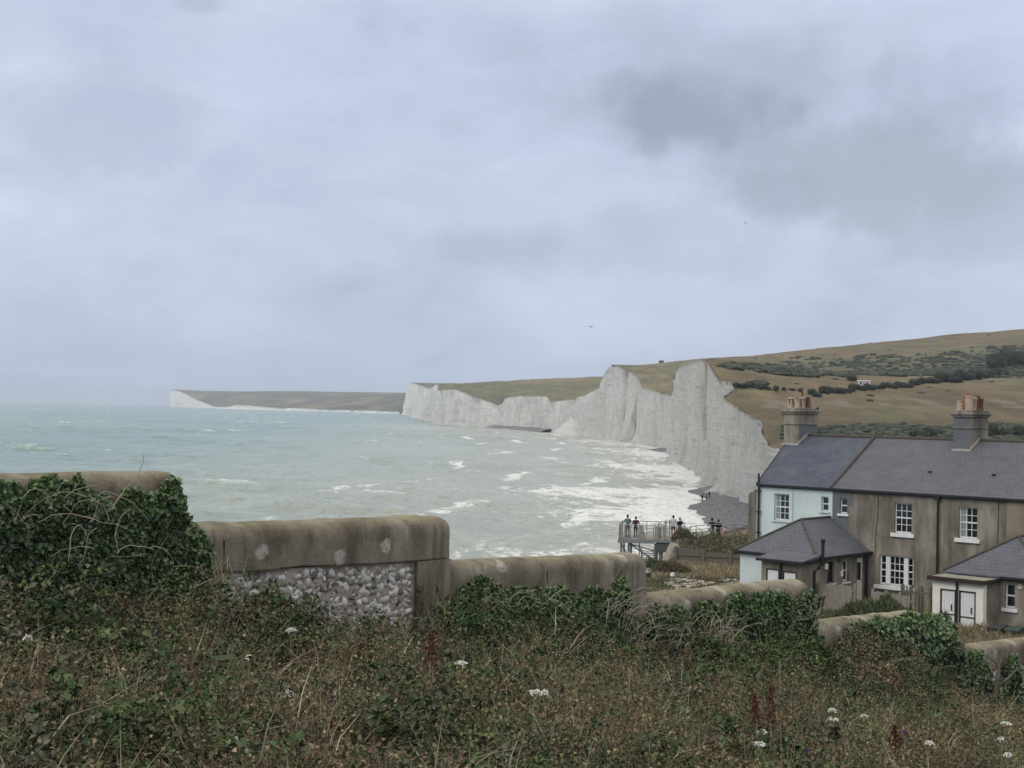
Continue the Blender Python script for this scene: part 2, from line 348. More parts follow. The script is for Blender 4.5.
def make_sea():
    r_ = [60.]
    while r_[-1] < 21000:
        D = r_[-1]; r_.append(D + (2.2 if D < 420 else 2.2+ (D-420)*.0045 if D < 1600 else max(7.5, D*.006)))
    Ds = np.array(r_); az = np.tan(np.radians(np.concatenate([np.linspace(-75,-26,50), np.linspace(-25.8,12,680), np.linspace(13,60,24)])))
    X = Ds[:,None]*az[None,:]; Y = np.repeat(Ds[:,None], len(az), 1); rg = np.random.default_rng(5); Z = np.zeros_like(X); th = math.radians(38)
    for i in range(46):
        lam = 5*(9**rg.random()); k = 2*PI/lam; d = th+rg.normal()*.7; A = .0034*lam**.9; ph = rg.random()*2*PI
        fade = np.clip((lam*2.2-np.gradient(Ds))/lam, .25, 1)[:,None]
        Z += A*fade*np.sin(k*(X*math.cos(d)+Y*math.sin(d))+ph + .6*np.sin(X*.011+i)+.6*np.sin(Y*.013+2*i))
    grp = .75+.35*np.sin(X*.017+Y*.009)*np.sin(Y*.021-X*.006+1)+.2*np.sin(X*.05+Y*.031); Z *= grp
    sd = Z.std(); Zs = Z/sd; Z = (Z + .16*sd*(Zs**2-1))*1.15
    xw = 3+np.interp(Y, [60,100,140,190,225,257,275,300,322,345,365,385,420,460,537,600,650,700,1200], [6,9,14,24,30,33,32.6,36,42,40,46,54,56,58,64,64,72,68,30])
    q = xw-X; Z *= np.clip(.25+q/70, .25, 1)
    wob = 10*np.sin(X*.05+Y*.031)+7*np.sin(Y*.083+1.3)
    wd = np.interp(Y, [0,700,900,2200],[66,60,45,50]); nn = np.clip(1-(q+wob)/wd, 0, 1)*np.interp(Y, [150,230,520,900,1500,2200],[.6,1,1,.7,.5,0])
    for c_ in (28, 52, 80): nn = np.maximum(nn, .78*np.exp(-((q-c_-6*np.sin(Y*.03+c_))/4.5)**2)*(Y < 1000)*(.6+.5*np.sin(Y*.045+c_)))
    crest = np.clip((Zs*grp-2.45)/.6, 0, 1)*(rg.random(X.shape)*0+1)*np.clip(.35+.6*np.sin(X*.023+Y*.017+2)+.4*np.sin(X*.007-Y*.011), 0, 1)
    shore = np.clip(1-q/np.where(Y < 1200, 230, 260), 0, 1)**.75*np.interp(Y,[0,1400,2600],[1,1,0])
    V = np.stack([X, Y, Z-(X*X+Y*Y)/(2*6.371e6)], 2).reshape(-1,3); col = np.stack([shore, crest, nn], 2).reshape(-1,3)
    nc = len(az); a = np.arange((len(Ds)-1)*nc).reshape(-1,nc)[:,:-1].ravel(); F = np.stack([a, a+1, a+nc+1, a+nc], 1)
    o = np_mesh('sea', V, F, mat_sea(), None, col, True); tag(o, kind='structure')
make_sea()
# ================================================================== COAST
def mat_chalk():
    m, n, b = new_mat('chalk', .95, .1); g = geo_co(n)
    v = n.scale(g, (1,1,.10)); st = n.noise(v, .42, 10, .78, .4); st2 = n.noise(v, .11, 6, .6)
    col = n.ramp(st, [(.28, srgb('b3afa6')), (.37, srgb('e4e2dc')), (.46, srgb('f6f5f1')), (.66, srgb('faf9f6'))])
    col = n.mix(n.g(st2,.57,.72,0,.3), col, srgb('c0b6a2'))
    bed = n.noise(n.scale(g,(.05,.05,1)), 1.1, 4, .7); col = n.mix(n.g(bed,.56,.62,0,.35), col, srgb('9d998f'))
    blot = n.noise(g, .22, 8, .75); col = n.mix(n.g(blot,.57,.68,0,.3), col, srgb('b3aea4')); crk = n.noise(n.scale(g,(1,1,.14)), .9, 8, .8, .6); col = n.mix(n.g(crk,.60,.66,0,.55), col, srgb('8d887e')); tn = n.noise(n.scale(g,(1,1,.3)), .035, 4, .6); col = n.mix(n.g(tn,.53,.64,0,.4), col, srgb('d0c7b6'))
    at = n.add('ShaderNodeAttribute', attribute_name='Col').outputs['Color']; sp = n.add('ShaderNodeSeparateColor', i_0=at)
    rust = n.math('MULTIPLY', sp.outputs[0], n.g(n.noise(v, .3, 6, .7), .40, .55)); col = n.mix(rust, col, srgb('8f7458'))
    low = n.math('MULTIPLY', sp.outputs[1], n.g(n.noise(g, .3, 6, .7), .35, .6)); col = n.mix(n.math('MULTIPLY',low,.35), col, srgb('8c877b'))
    L(n, col, b.inputs['Base Color'])
    h = n.math('ADD', n.math('MULTIPLY', n.noise(n.scale(g,(1,1,.3)), .45, 10, .8), 2.6), n.math('MULTIPLY', bed, .5))
    L(n, n.bump(h, 1.0, 2.0), b.inputs['Normal']); return m
M['chalk'] = mat_chalk()
def cliff_strip(name, D0, D1, step, rows, xb, xt, zt, zb, amp, rust_at=(), grow=1.0):
    ys = []; y = D0
    while y < D1: ys.append(y); y += step*y
    ys.append(D1); V = []; col = []
    for y in ys:
        X0, X1, Z1 = xb(y), xt(y), zt(y)
        for j in range(rows):
            t = j/(rows-1); z = lerp(zb, Z1, t); x = lerp(X0, X1, t**.8)
            a = amp*min(1, 4*(1-t)+.15)
            s = min(3.0, .6+y/500)
            x += a*s*(2.0*fbm(y*.045/s**.5, z*.008, 1, 5)+1.7*abs(nz(y*.07/s**.5, z*.012, 4))-.9*abs(nz(y*.19/s**.5, z*.02, 14))+.6*abs(nz(y*.42/s**.5, z*.03, 8))) + a*.5*fbm(y*.25, z*.10, 3, 5)
            x -= 3.2*a*max(0,.16-t)/.16*(.5+.5*nz(y*.06,0,2))
            zz = z + ((.9*a*fbm(y*.2,0,5)+.5*a*nz(y*.9/s**.5,3)) if j == rows-1 else 0)
            yy = y + a*.6*nz(y*.2, z*.2, 11)
            V.append((x, yy, zz+EYE-drop(x,y)))
            rr = 0
            for (ry, rw, rt0) in rust_at: rr = max(rr, max(0,1-abs(y-ry-6*nz(z*.1,ry))/rw)*(1 if t > rt0 else 0))
            if t > .97: rr = max(rr, .6+.8*nz(y*.1,7))
            col.append((rr, max(0, 1-t*3.2), 0))
    F = []
    for i in range(len(ys)-1):
        for j in range(rows-1): k = i*rows+j; F.append((k, k+1, k+rows+1, k+rows))
    return np_mesh(name, V, F, M['chalk'], None, np.array(col), True)
fxb = lambda y: interp(y, cD, cXb); fxt = lambda y: interp(y, cD, cXt); fzt = lambda y: interp(y, cD, cZt)
cl = cliff_strip('chalk_cliff', 206, 3320, .0013, 52, fxb, fxt, fzt, -EYE-1.5, 1.05, [(425,7,.35),(905,9,.3),(870,6,.0),(1700,14,.2)])
tag(cl, kind='structure')
# far headland
HD = [ # D, px, y cliff top
 (3650,401,411.5),(4150,350,410),(4500,272,407.5),(5000,236,404.5),(5300,226,407),(5700,214,406.5),(6000,197,400),(6250,186,394.5),(6400,179,391),(6500,172,390),(6650,171,389.5)]
hD = np.array([c[0] for c in HD],float); hX = np.array([(c[1]-512)/FP*c[0] for c in HD]); hZ = np.array([P(c[1],c[2],c[0]).z-EYE+drop(0,c[0]) for c in HD])
fo_ = lambda y: interp(y, hD, hX); fz_ = lambda y: interp(y, hD, hZ)
o = cliff_strip('headland_cliff', 3650, 6650, .0028, 14, fo_, lambda y: fo_(y)+4, fz_, -EYE-3, 1.6); tag(o, kind='structure')
# ---- land surfaces
def lin(h): return np.array(srgb(h)[:3])
c_dry = lin('746753'); c_dry2 = lin('5b5141'); c_olive = lin('646650'); c_green = lin('414c3d'); c_dark = lin('39473a'); c_earth = lin('6b5f50'); c_purple=lin('7b6f69')
def cover(x, y, z):
    """ground cover of the downs: what grows where"""
    a = 512+FP*x/y; yi = eyeline(a)-FP*z/y; nn = fbm(x*.035, y*.012, 2); n2 = fbm(x*.12, y*.05, 6)
    if y > 1180:
        c = lin('6d7058')*(1+.25*nn); 
        if nn > .25: c = lin('59604e')
        if nz(x*.01,y*.004,3) > .25: c = lin('83785f')
        return c, 0
    if a < 703 or (y > 640 and a < 712):
        c = lin('7a7460')*(1+.2*nn)
        if nn > .3: c = lin('686a54')
        return c, 0
    if y < 130: return c_dry*(1+.3*n2), 0
    up = interp(a, [700,730,760,850,940,1024,1100], [372,366,362,358,352,344,338]) + 6*nn
    lo = interp(a, [700,740,800,850,900,1024,1100], [367,373,377,375,377,374,372]) + 7*nn
    s = 0
    c = lerp(c_dry, c_dry2, .5+.8*nn)
    if up < yi < lo:
        s = 1; c = lerp(c_green, c_olive, max(0,min(1,.25+n2)))
        if n2 > .55: c = c_dry2; s = 0
    elif yi <= up and nn > .28: c = c_olive
    if 383 < yi < 392+4*nn and 722 < a < 765: s = 1; c = c_dark
    if 425+3*nn < yi < 444 and a > 768: s = 1; c = lerp(c_dark, c_dry2, max(0,min(1,.35+n2*2)))
    if 406 < yi < 419 and 868 < a < 955 and nn > -.15: c = lerp(c_olive, c, .35)
    if 399 < yi < 408 and n2 > .05: c = lerp(c_purple, c, .3)
    if 376 < yi < 384 and 900 < a: c = lerp(c_olive, c_dry, .5)
    return c*(1+.22*n2), s
def mat_down():
    m, n, b = new_mat('downland_grass', .95, .08); g = geo_co(n)
    a = n.add('ShaderNodeAttribute', attribute_name='Col').outputs['Color']
    f = n.noise(n.scale(g,(1,.5,1)), .12, 8, .7); f2 = n.noise(g, 1.4, 6, .75)
    f0 = n.noise(n.scale(g,(1,.35,1)), .035, 8, .75, .6); a = n.mix(n.g(f0,.42,.6,0,.55), a, srgb('565040')); a = n.mix(n.g(n.noise(n.scale(g,(1,.3,1)), .02, 8, .7, 1.0),.52,.6,0,.35), a, srgb('7f715c')); col = n.mix(n.g(f,.46,.6,0,.55), a, srgb('45453a')); col = n.mix(n.g(f2,.45,.75,0,.4), col, srgb('857859'))
    col = n.mix(n.g(n.noise(n.scale(g,(.4,1.6,1)), .06, 5, .6),.6,.66,0,.3), col, srgb('3f4635'))
    L(n, col, b.inputs['Base Color']); L(n, n.bump(f2,.8,.5), b.inputs['Normal']); return m
M['down'] = mat_down()
scrub_pts = []
def make_land():
    ys = []; y = 72.
    while y < 3320: ys.append(y); y += (.0045*y if y > 300 else .006*y)
    ws = [.35,1.5]+[3]; 
    while ws[-1] < 1900: ws.append(ws[-1]*1.022+.55)
    V = []; col = []; nw = len(ws)
    for y in ys:
        xt = fxt(y); zt = fzt(y)
        for w in ws:
            x = xt+w*(1 if y > 300 else 1); z = land_z(x, y)
            if w > 0: z = z if w > 2 else zt-.25
            c, s = cover(x, y, z); V.append((x, y, z+EYE-drop(x,y))); col.append(c)
    F = []
    for i in range(len(ys)-1):
        for j in range(nw-1): k = i*nw+j; F.append((k, k+1, k+nw+1, k+nw))
    o = np_mesh('downs', V, F, M['down'], None, np.array(col), True); tag(o, kind='structure')
    # far headland land
    V = []; col = []; ys = np.linspace(3650, 6650, 120); ws = [0]+list(np.geomspace(20,2600,60)); nw = len(ws)
    ry = [3650,4500,5300,6000,6300,6500,6650]; tab = {0:None, 150:(0,0,2,30,52,58,60), 500:(6,14,40,57,63,62,60), 1200:(14,24,50,60,62,60,50), 2600:(22,30,50,50,50,40,30)}
    for y in ys:
        x0 = fo_(y)+4; zt = fz_(y); row = [zt]+[interp(y, ry, tab[k]) for k in (150,500,1200,2600)]
        for w in ws:
            x = x0+w; z = interp(w, [0,150,500,1200,2600], row)+2*fbm(x*.003,y*.003,1)
            q = nz(x*.009, y*.0028, 8)*1.3; c = lin('39423a') if q > .02 else (lin('6d6450') if q < -.25 else lin('545c48')); c = c*(1 if nz(x*.013,y*.004,2) < .15 else 1.6)
            V.append((x, y, z+EYE-drop(x,y))); col.append(c)
    F = []
    for i in range(len(ys)-1):
        for j in range(nw-1): k = i*nw+j; F.append((k, k+1, k+nw+1, k+nw))
    o = np_mesh('headland', V, F, M['down'], None, np.array(col), True); tag(o, kind='structure')
make_land()
# ---- near cliff edge + beach
def mat_shingle():
    m, n, b = new_mat('flint_shingle', .85, .2); g = geo_co(n)
    f = n.noise(g, 1.3, 8, .8); f2 = n.noise(g, .12, 5, .6)
    col = n.ramp(f, [(.38, srgb('3c3c40')), (.5, srgb('626266')), (.62, srgb('a5a4a4'))])
    col = n.mix(n.g(f2,.4,.65,0,.5), col, srgb('67676d')); L(n, col, b.inputs['Base Color']); L(n, n.bump(f,1,.4), b.inputs['Normal']); return m
def make_beach():
    V = []; F = []; ys = list(np.geomspace(95, 720, 240)); js = np.linspace(0,1,26)
    for y in ys:
        xw = xwater(y)+3.6+1.6*nz(y*.06,0,3); xb = fxb(y) if y > 206 else interp(y, [95,125,206],[14,26,48])
        x0 = xw-14; x1 = xb+6
        for t in js:
            x = lerp(x0, x1, t)
            z = -1.9*max(0,(xw-x)/14) + (.05 + 1.0*sm((x-xw)/max(4,(xb-xw))) if x >= xw else .05)
            z += .12*fbm(x*.25,y*.12,2)
            V.append((x,y,z))
    nj = len(js)
    for i in range(len(ys)-1):
        for j in range(nj-1): k = i*nj+j; F.append((k,k+1,k+nj+1,k+nj))
    o = np_mesh('beach', V, F, mat_shingle(), None, None, True); tag(o, kind='structure')
make_beach()
def make_shelf():   # dark wave-cut platform and fallen rock
    V=[];F=[]; ys=np.linspace(1180,1400,80)
    for y in ys:
        xb=fxb(y); 
        for j in range(9):
            t=j/8; V.append((xb-14+20*t, y, -.6+3.2*sm(t*1.6)+.8*fbm(y*.08,t*3,2)))
    for i in range(79):
        for j in range(8): k=i*9+j; F.append((k,k+1,k+10,k+9))
    o=np_mesh('rock_shelf',V,F,plain('wet_rock',srgb('5a5a5c'),srgb('77767a'),.3,.8),None,None,True); tag(o,kind='structure')
    mb=MB()
    V=[];F=[]
    for (yy,xx,r,h) in ((1050,fxb(1050)-3,22,14),(560,fxb(560)-1,7,3),(340,fxb(340)-2,6,3)):
        k=len(V); n_=22
        for i in range(8):
            for j in range(n_):
                t=i/7; a=2*PI*j/n_; rr=r*(1-t)*(1+.3*nz(math.cos(a)*1.3+yy,math.sin(a)*1.3,t))
                V.append((xx+rr*math.cos(a)*.7, yy+rr*math.sin(a), h*t*(1+.3*nz(a,t,yy))+.3*nz(rr,a*3,5)))
        for i in range(7):
            for j in range(n_): F.append((k+i*n_+j,k+i*n_+(j+1)%n_,k+(i+1)*n_+(j+1)%n_,k+(i+1)*n_+j))
    o=np_mesh('fallen_chalk',V,F,M['chalk'],None,np.zeros((len(V),3)),False); tag(o,kind='structure')
make_shelf()
# near bluff face below the gardens (hidden from the path, seen from the side)
o = cliff_strip('bluff', 22, 206, .012, 16, lambda y: fxt(y)-2.5, fxt, lambda y: fzt(y)-.05, -EYE-1, .35)
o.data.materials.clear(); o.data.materials.append(plain('clay_bluff', srgb('7d705c'), srgb('9a9080'), .8, .95, .1, .5)); tag(o, kind='structure')
# ================================================================== NEAR GROUND
def make_ground():
    xs = np.arange(-30, 60.1, .5); V = []; F = []; col = []
    ys = np.concatenate([np.arange(-10, 26, .35), np.arange(26, 73.5, .8)])
    for y in ys:
        xe = interp(y, nearD, nearX) if y > 22 else -80
        for x in xs:
            z = G(x,y); w_ = x-xe
            if y > 22 and w_ < 3: z = lerp(z, interp(y,nearD,nearZ)-.05, sm((3-w_)/3)); 
            if w_ < 0: z = -19.5 if w_ < -1 else z
            V.append((max(x,xe-1.2) if y > 22 else x, y, z+EYE)); n2 = fbm(x*.3,y*.3,4)
            far = y > 40
            c = lerp(lin('8d7c58'), lin('5f6044'), max(0,min(1,.4+n2*2))) if far else lin('3a3527')*(1+.3*n2)
            col.append(c)
    nx = len(xs)
    for i in range(len(ys)-1):
        for j in range(nx-1): k = i*nx+j; F.append((k,k+1,k+nx+1,k+nx))
    o = np_mesh('ground', V, F, mat_attr('garden_ground', .95, .05, 6, .5, .5), None, np.array(col), True); tag(o, kind='structure')
make_ground()
# ================================================================== COTTAGES
HO = Vector((12.14, 68, EYE-8.45)); HA = math.atan2(-.69, .724)
def wall_panel(name, mat, parent, u0, u1, z0, z1, holes, face, y, thick=.3, topl=None):
    """vertical wall with real openings; face 'f' looks along local -y at y, face 'r' looks along +x at x=y"""
    us = sorted(set([u0,u1]+[h[0] for h in holes]+[h[1] for h in holes])); zs = sorted(set([z0,z1]+[h[2] for h in holes]+[h[3] for h in holes]))
    mb = MB(); T = (lambda u,d,z: (u, y+d, z)) if face == 'f' else (lambda u,d,z: (y-d, u, z))
    def hole(u,z): return any(h[0] < u < h[1] and h[2] < z < h[3] for h in holes)
    for a, b in zip(us, us[1:]):
        for c, d in zip(zs, zs[1:]):
            if hole((a+b)/2,(c+d)/2): continue
            mb.add([T(a,0,c),T(b,0,c),T(b,0,d),T(a,0,d)], [(0,1,2,3)])
    for (a,b,c,d) in holes:
        mb.add([T(a,0,c),T(a,thick,c),T(a,thick,d),T(a,0,d),T(b,0,c),T(b,thick,c),T(b,thick,d),T(b,0,d)], [(0,3,2,1),(4,5,6,7),(3,7,6,2),(0,1,5,4)])
    mb.add([T(u0,0,z1),T(u1,0,z1),T(u1,thick,z1),T(u0,thick,z1),T(u0,0,z0),T(u0,thick,z0),T(u1,0,z0),T(u1,thick,z0)], [(0,1,2,3),(4,0,3,5),(6,7,2,1)])
    return mb.build(name, mat, parent)
def wbox(mb, face, y, u0,u1,d0,d1,z0,z1):
    if face == 'f': mb.box(u0,u1,y+d0,y+d1,z0,z1)
    else: mb.box(y-d1,y-d0,u0,u1,z0,z1)
def window(parent, face, y, u0, u1, z0, z1, cols=3, rows=4, sill=(.09,.12,.11), curtain=0, name='window', fr=.05, sash=True, depth=.1, sillmat=None, frm=None, label=None):
    mb = MB(); d0 = depth
    wbox(mb,face,y,u0,u0+fr,d0,d0+.06,z0,z1); wbox(mb,face,y,u1-fr,u1,d0,d0+.06,z0,z1)
    wbox(mb,face,y,u0+fr,u1-fr,d0+.002,d0+.058,z1-fr,z1); wbox(mb,face,y,u0+fr,u1-fr,d0+.002,d0+.058,z0,z0+fr*1.6)
    a,b,c,d = u0+fr,u1-fr,z0+fr*1.6,z1-fr; mid = (c+d)/2
    if sash: wbox(mb,face,y,a,b,d0+.008,d0+.05,mid-.03,mid+.03)
    for i in range(1,cols): u = lerp(a,b,i/cols); wbox(mb,face,y,u-.013,u+.013,d0+.012,d0+.045,c,d)
    for i in range(1,rows):
        z = lerp(c,d,i/rows)
        if abs(z-mid) > .02 or not sash: wbox(mb,face,y,a,b,d0+.015,d0+.042,z-.012,z+.012)
    w_ = mb.build(name, frm or M['white'], parent)
    if label: w_['label'] = label
    p = MB(); wbox(p,face,y,a-.01,b+.01,d0+.032,d0+.036,c-.01,d+.01); p.build('pane', M['glass'], w_)
    bk = MB(); wbox(bk,face,y,u0-.02,u1+.02,.32,.34,z0-.02,z1+.02); bk.build('dark_backing', M['blackplastic'], w_)  # black sheet added behind the pane, standing for the dark room
    if curtain:
        for (q0,q1) in ((a,lerp(a,b,curtain)),): 
            cb = MB(); k = 10; vs=[]; 
            for i in range(k+1):
                u = lerp(q0,q1,i/k); dd = d0+.028+.003*(i%2)
                vs += [((u,y+dd,c),(u,y+dd,d)) if face=='f' else ((y-dd,u,c),(y-dd,u,d))][0]
            cb.add(vs, [(2*i,2*i+2,2*i+3,2*i+1) for i in range(k)]); cb.build('curtain', M['curtain'], w_)
    if sill:
        so_, sh, sx = sill; sb = MB(); wbox(sb,face,y,u0-sx,u1+sx,-so_,d0+.002,z0-sh,z0); sb.build('sill', sillmat or M['white'], w_, bevel=.012)
    return w_
def gutter(parent, face, y, u0, u1, z, name='gutter'):
    mb = MB()
    if face == 'f': mb.box(u0,u1,y-.13,y-.02,z-.09,z+.02); mb.box(u0,u1,y-.02,y+.0,z-.14,z+.0)
    else: mb.box(y+.02,y+.13,u0,u1,z-.09,z+.02); mb.box(y,y+.02,u0,u1,z-.14,z)
    return mb.build(name, M['blackmetal'], parent, bevel=.01)
SL = 2.24/4.26
def roof_slab(name, mat, parent, pts, th=.05):
    """pts: quad of (x,y,z) on the slope; slab with thickness"""
    mb = MB(); lo = [(x,y,z-th) for x,y,z in pts]
    mb.hexa(lo, pts) if len(pts) == 4 else mb.add(lo+list(pts), [(2,1,0),(3,4,5),(0,1,4,3),(1,2,5,4),(2,0,3,5)])
    return mb.build(name, mat, parent)
def pot(parent, x, y, z, kind, h, r=.13):
    mb = MB(); n_ = 14
    if kind == 'red': mb.lathe([(0,0),(r*1.1,0),(r*1.05,h*.1),(r*.85,h*.2),(r*.8,h*.85),(r*1.0,h*.88),(r*1.0,h),(r*.7,h),(r*.65,h*.6)], n_, (x,y,z)); mat = M['potred']
    elif kind == 'orange': mb.lathe([(0,0),(r*1.1,0),(r,h*.1),(r*.9,h*.75),(r*1.12,h*.78),(r*1.12,h*.84),(r*.95,h*.87),(r*.95,h),(r*.72,h),(r*.7,h*.6)], n_, (x,y,z)); mat = M['potorange']
    elif kind == 'cream': mb.lathe([(0,0),(r*1.0,0),(r*1.05,h*.1),(r*1.0,h*.9),(r*1.15,h*.92),(r*1.15,h),(r*.8,h),(r*.75,h*.6)], n_, (x,y,z)); mat = M['potcream']
    elif kind == 'louvre':
        mb.lathe([(0,0),(r,0),(r,h*.3),(r*.7,h*.32)], n_, (x,y,z))
        for a in range(4): q = PI/4+a*PI/2; cx_, cy_ = x+r*.8*math.cos(q), y+r*.8*math.sin(q); mb.box(cx_-.035,cx_+.035,cy_-.035,cy_+.035,z+h*.28,z+h*.86)
        mb.lathe([(r*.4,h*.84),(r*1.25,h*.85),(r*1.25,h*.97),(r*.8,h),(0,h)], n_, (x,y,z)); mat = M['potcream']
    return mb.build('chimney_pot', mat, parent)
def chimney(parent, x0, x1, y0, y1, zb, z1, front, side, lab, pots):
    cb = MB(); cb.box(x0,x1,y0,y1,zb,z1-.75); st = cb.build('chimney', M[front], parent); st['label'] = lab
    sb = MB(); sb.box(x1+.001,x1+.012,y0,y1,zb,z1-.76); sb.build('side_face', M[side], st)
    t = MB(); t.box(x0-.05,x1+.05,y0-.05,y1+.05,z1-.75,z1-.70); t.build('string_course', M['render'], st, bevel=.01)
    u = MB(); u.box(x0,x1,y0,y1,z1-.70,z1-.22); u.build('neck', M['render'] if front == 'render' else M[front], st)
    if front != 'render': ub = MB(); ub.box(x1+.001,x1+.012,y0,y1,z1-.70,z1-.22); ub.build('side_face', M[side], st)
    c = MB(); c.box(x0-.09,x1+.09,y0-.09,y1+.09,z1-.22,z1-.12); c.box(x0-.16,x1+.16,y0-.16,y1+.16,z1-.12,z1+.0); c.box(x0-.05,x1+.05,y0-.05,y1+.05,z1,z1+.10)
    c.build('cap', M['render'], st, bevel=.025)
    for (px_,py_,kind,h,r) in pots: pot(st, px_, py_, z1+.08, kind, h*.86, r)
    return st
def flashing(parent, x, y0, y1, side=1):
    mb = MB(); z = lambda y: 5.08+(y+.0)*SL
    mb.hexa([(x,y0-.06,z(y0)+.0),(x+.035,y0-.06,z(y0)),(x+.035,y1,z(y1)),(x,y1,z(y1))],[(x,y0-.06,z(y0)+.14),(x+.035,y0-.06,z(y0)+.14),(x+.035,y1,z(y1)+.14),(x,y1,z(y1)+.14)])
    return mb
# ---- pale blue end cottage
hb = empty('end_cottage', HO, HA, 'pale blue rendered end cottage with blue grey slate roof and buff chimney pots', 'cottage', 'row of coastguard cottages')
wall_panel('wall', M['blue_render'], hb, 0, 3.97, 0, 5.0, [(.8,1.62,3.28,4.56),(3.38,3.76,3.86,4.56)], 'f', 0)
g_ = MB(); g_.hexa([(0,0.02,0),(.02,.02,0),(-.7,8.5,0),(-.75,8.5,0)],[(0,.02,5.0),(.02,.02,5.0),(-.7,8.5,5.0),(-.75,8.5,5.0)])
g_.add([(0,.02,5),(-.75,8.5,5),(-.4,4.26,7.2)],[(0,1,2),(2,1,0)]); g_.build('gable_wall', M['render'], hb)
b_ = MB(); b_.hexa([(-.93,.35,0),(-.12,.35,0),(-.12,3.2,0),(-1.0,3.2,0)],[(-.93,.35,4.45),(-.12,.35,4.92),(-.12,3.2,4.95),(-1.0,3.2,4.5)]); b_.build('buttress', M['render'], hb, bevel=.05)
z_e = 5.08
r1 = roof_slab('roof', M['slateblue'], hb, [(-.12,-.16,z_e-.16*SL),(3.95,-.16,z_e-.16*SL),(3.72,4.26,7.32),(-.98,4.26,7.32)])
roof_slab('rear_slope', M['slateblue'], r1, [(3.72,8.7,4.95),(-1.1,8.7,4.95),(-.98,4.265,7.315),(3.72,4.265,7.315)][::1])
rv = MB(); rv.tube([(-.98,4.26,7.33),(3.72,4.26,7.33)], .085, 8); rv.build('ridge_tiles', M['ridge'], r1)
vv = MB(); vv.hexa([(-.15,-.16,z_e-.16*SL-.09),(-.09,-.16,z_e-.16*SL-.09),(-.95,4.26,7.22),(-1.02,4.26,7.22)],[(-.15,-.16,z_e-.16*SL+.03),(-.09,-.16,z_e-.16*SL+.03),(-.95,4.26,7.35),(-1.02,4.26,7.35)]); vv.build('verge', M['blackmetal'], r1)
gutter(hb,'f',-.05,-.15,3.97,4.98)
dp = MB(); dp.tube([(-.02,-.12,4.9),(-.02,-.12,5.5)],.05,8); dp.tube([(-.02,-.12,0),(-.02,-.12,4.95)],.055,8)
for z in (4.6,3.6,2.6): dp.box(-.1,.06,-.2,-.0,z,z+.07)
dp.build('downpipe', M['blackmetal'], hb)
wp_ = MB(); wp_.tube([(-.22,.1,1),(-.22,.1,4.8)],.035,8); wp_.build('white_pipe', M['white'], hb)
window(hb,'f',0,.8,1.62,3.28,4.56,3,4,(.07,.07,.12),.35,sillmat=M['blue_render'])
window(hb,'f',0,3.38,3.76,3.86,4.56,1,2,(.07,.06,.08),0,sillmat=M['blue_render'])
tr = MB(); tr.tube([(1.83,-.03,2.6),(1.83,-.03,4.85)],.022,6); tr.build('wall_line', M['blue_render'], hb)  # cable in the colour of the blue wall
chimney(hb,-.90,-.04,3.42,5.15,5.6,8.62,'render','greypaint','rendered stack with a grey painted side',
    [(-.7,3.7,'louvre',.62,.14),(-.35,3.75,'cream',.5,.12),(-.28,4.1,'louvre',.66,.14),(-.7,4.2,'cream',.6,.14),(-.62,4.7,'cream',.62,.14),(-.25,4.55,'red',.66,.12),(-.25,4.9,'cream',.68,.13)])
fm = flashing(hb, -.03, 3.38, 4.26); fm.box(-.95,0,3.33,3.41,6.74,6.93); fm.build('flashing', M['slab'], hb)
ae = MB(); ae.tube([(-.35,4.2,8.7),(-.35,4.2,9.75)],.045,8); ae.build('flue', M['potred'], hb)
cw = MB(); cw.lathe([(0,0),(.05,.02),(.06,.1),(.03,.17),(0,.2)],8,(.08,5.0,8.62)); cw.build('cowl', M['blackmetal'], hb)
# ---- brown terrace
ht = empty('terrace_cottage', HO+Vector((.724*3.97,-.69*3.97,0)), HA, 'long brown weathered cottage with grey slate roof and tripartite ground floor window', 'cottage', 'row of coastguard cottages')
X = 3.97   # local x = t-3.97
def tt(t): return t-X
END = tt(24)
holes = [(tt(4.36),tt(4.74),3.82,4.56),(tt(7.14),tt(7.98),3.14,4.5),(tt(10.2),tt(11.05),3.14,4.5),(tt(6.42),tt(8.1),.75,2.1),(tt(13.6),tt(14.45),3.14,4.5),(tt(17),tt(17.85),3.14,4.5),(tt(20.3),tt(21.1),3.14,4.5)]
wall_panel('wall', M['render'], ht, .003, END, 0, 5.0, holes, 'f', 0)
ge = MB(); ge.box(END-.02,END,.3,8.5,0,5.0); ge.add([(END,0,5),(END,8.5,5),(END,4.26,7.2)],[(0,1,2)]); ge.build('gable_wall', M['render'], ht)
gp = MB()
for (a,b,c,d) in ((.01,tt(4.36),3.1,4.96),(tt(4.74),tt(5.0),4.2,4.96),(tt(4.74),tt(4.84),2.2,4.2),(tt(4.36),tt(4.74),4.56,4.96),(tt(4.36),tt(4.74),2.2,3.82),(.01,tt(4.36),2.2,3.1)): gp.box(a,b,-.008,-.002,c,d)
gp.build('grey_paint_patch', M['greypaint'], ht)
window(ht,'f',0,tt(4.36),tt(4.74),3.82,4.56,1,2,(.08,.1,.1))
for a,b,cu in ((7.14,7.98,.0),(10.2,11.05,.4),(13.6,14.45,0),(17,17.85,.3),(20.3,21.1,0)): window(ht,'f',0,tt(a),tt(b),3.14,4.5,3,4,(.1,.17,.15),cu)
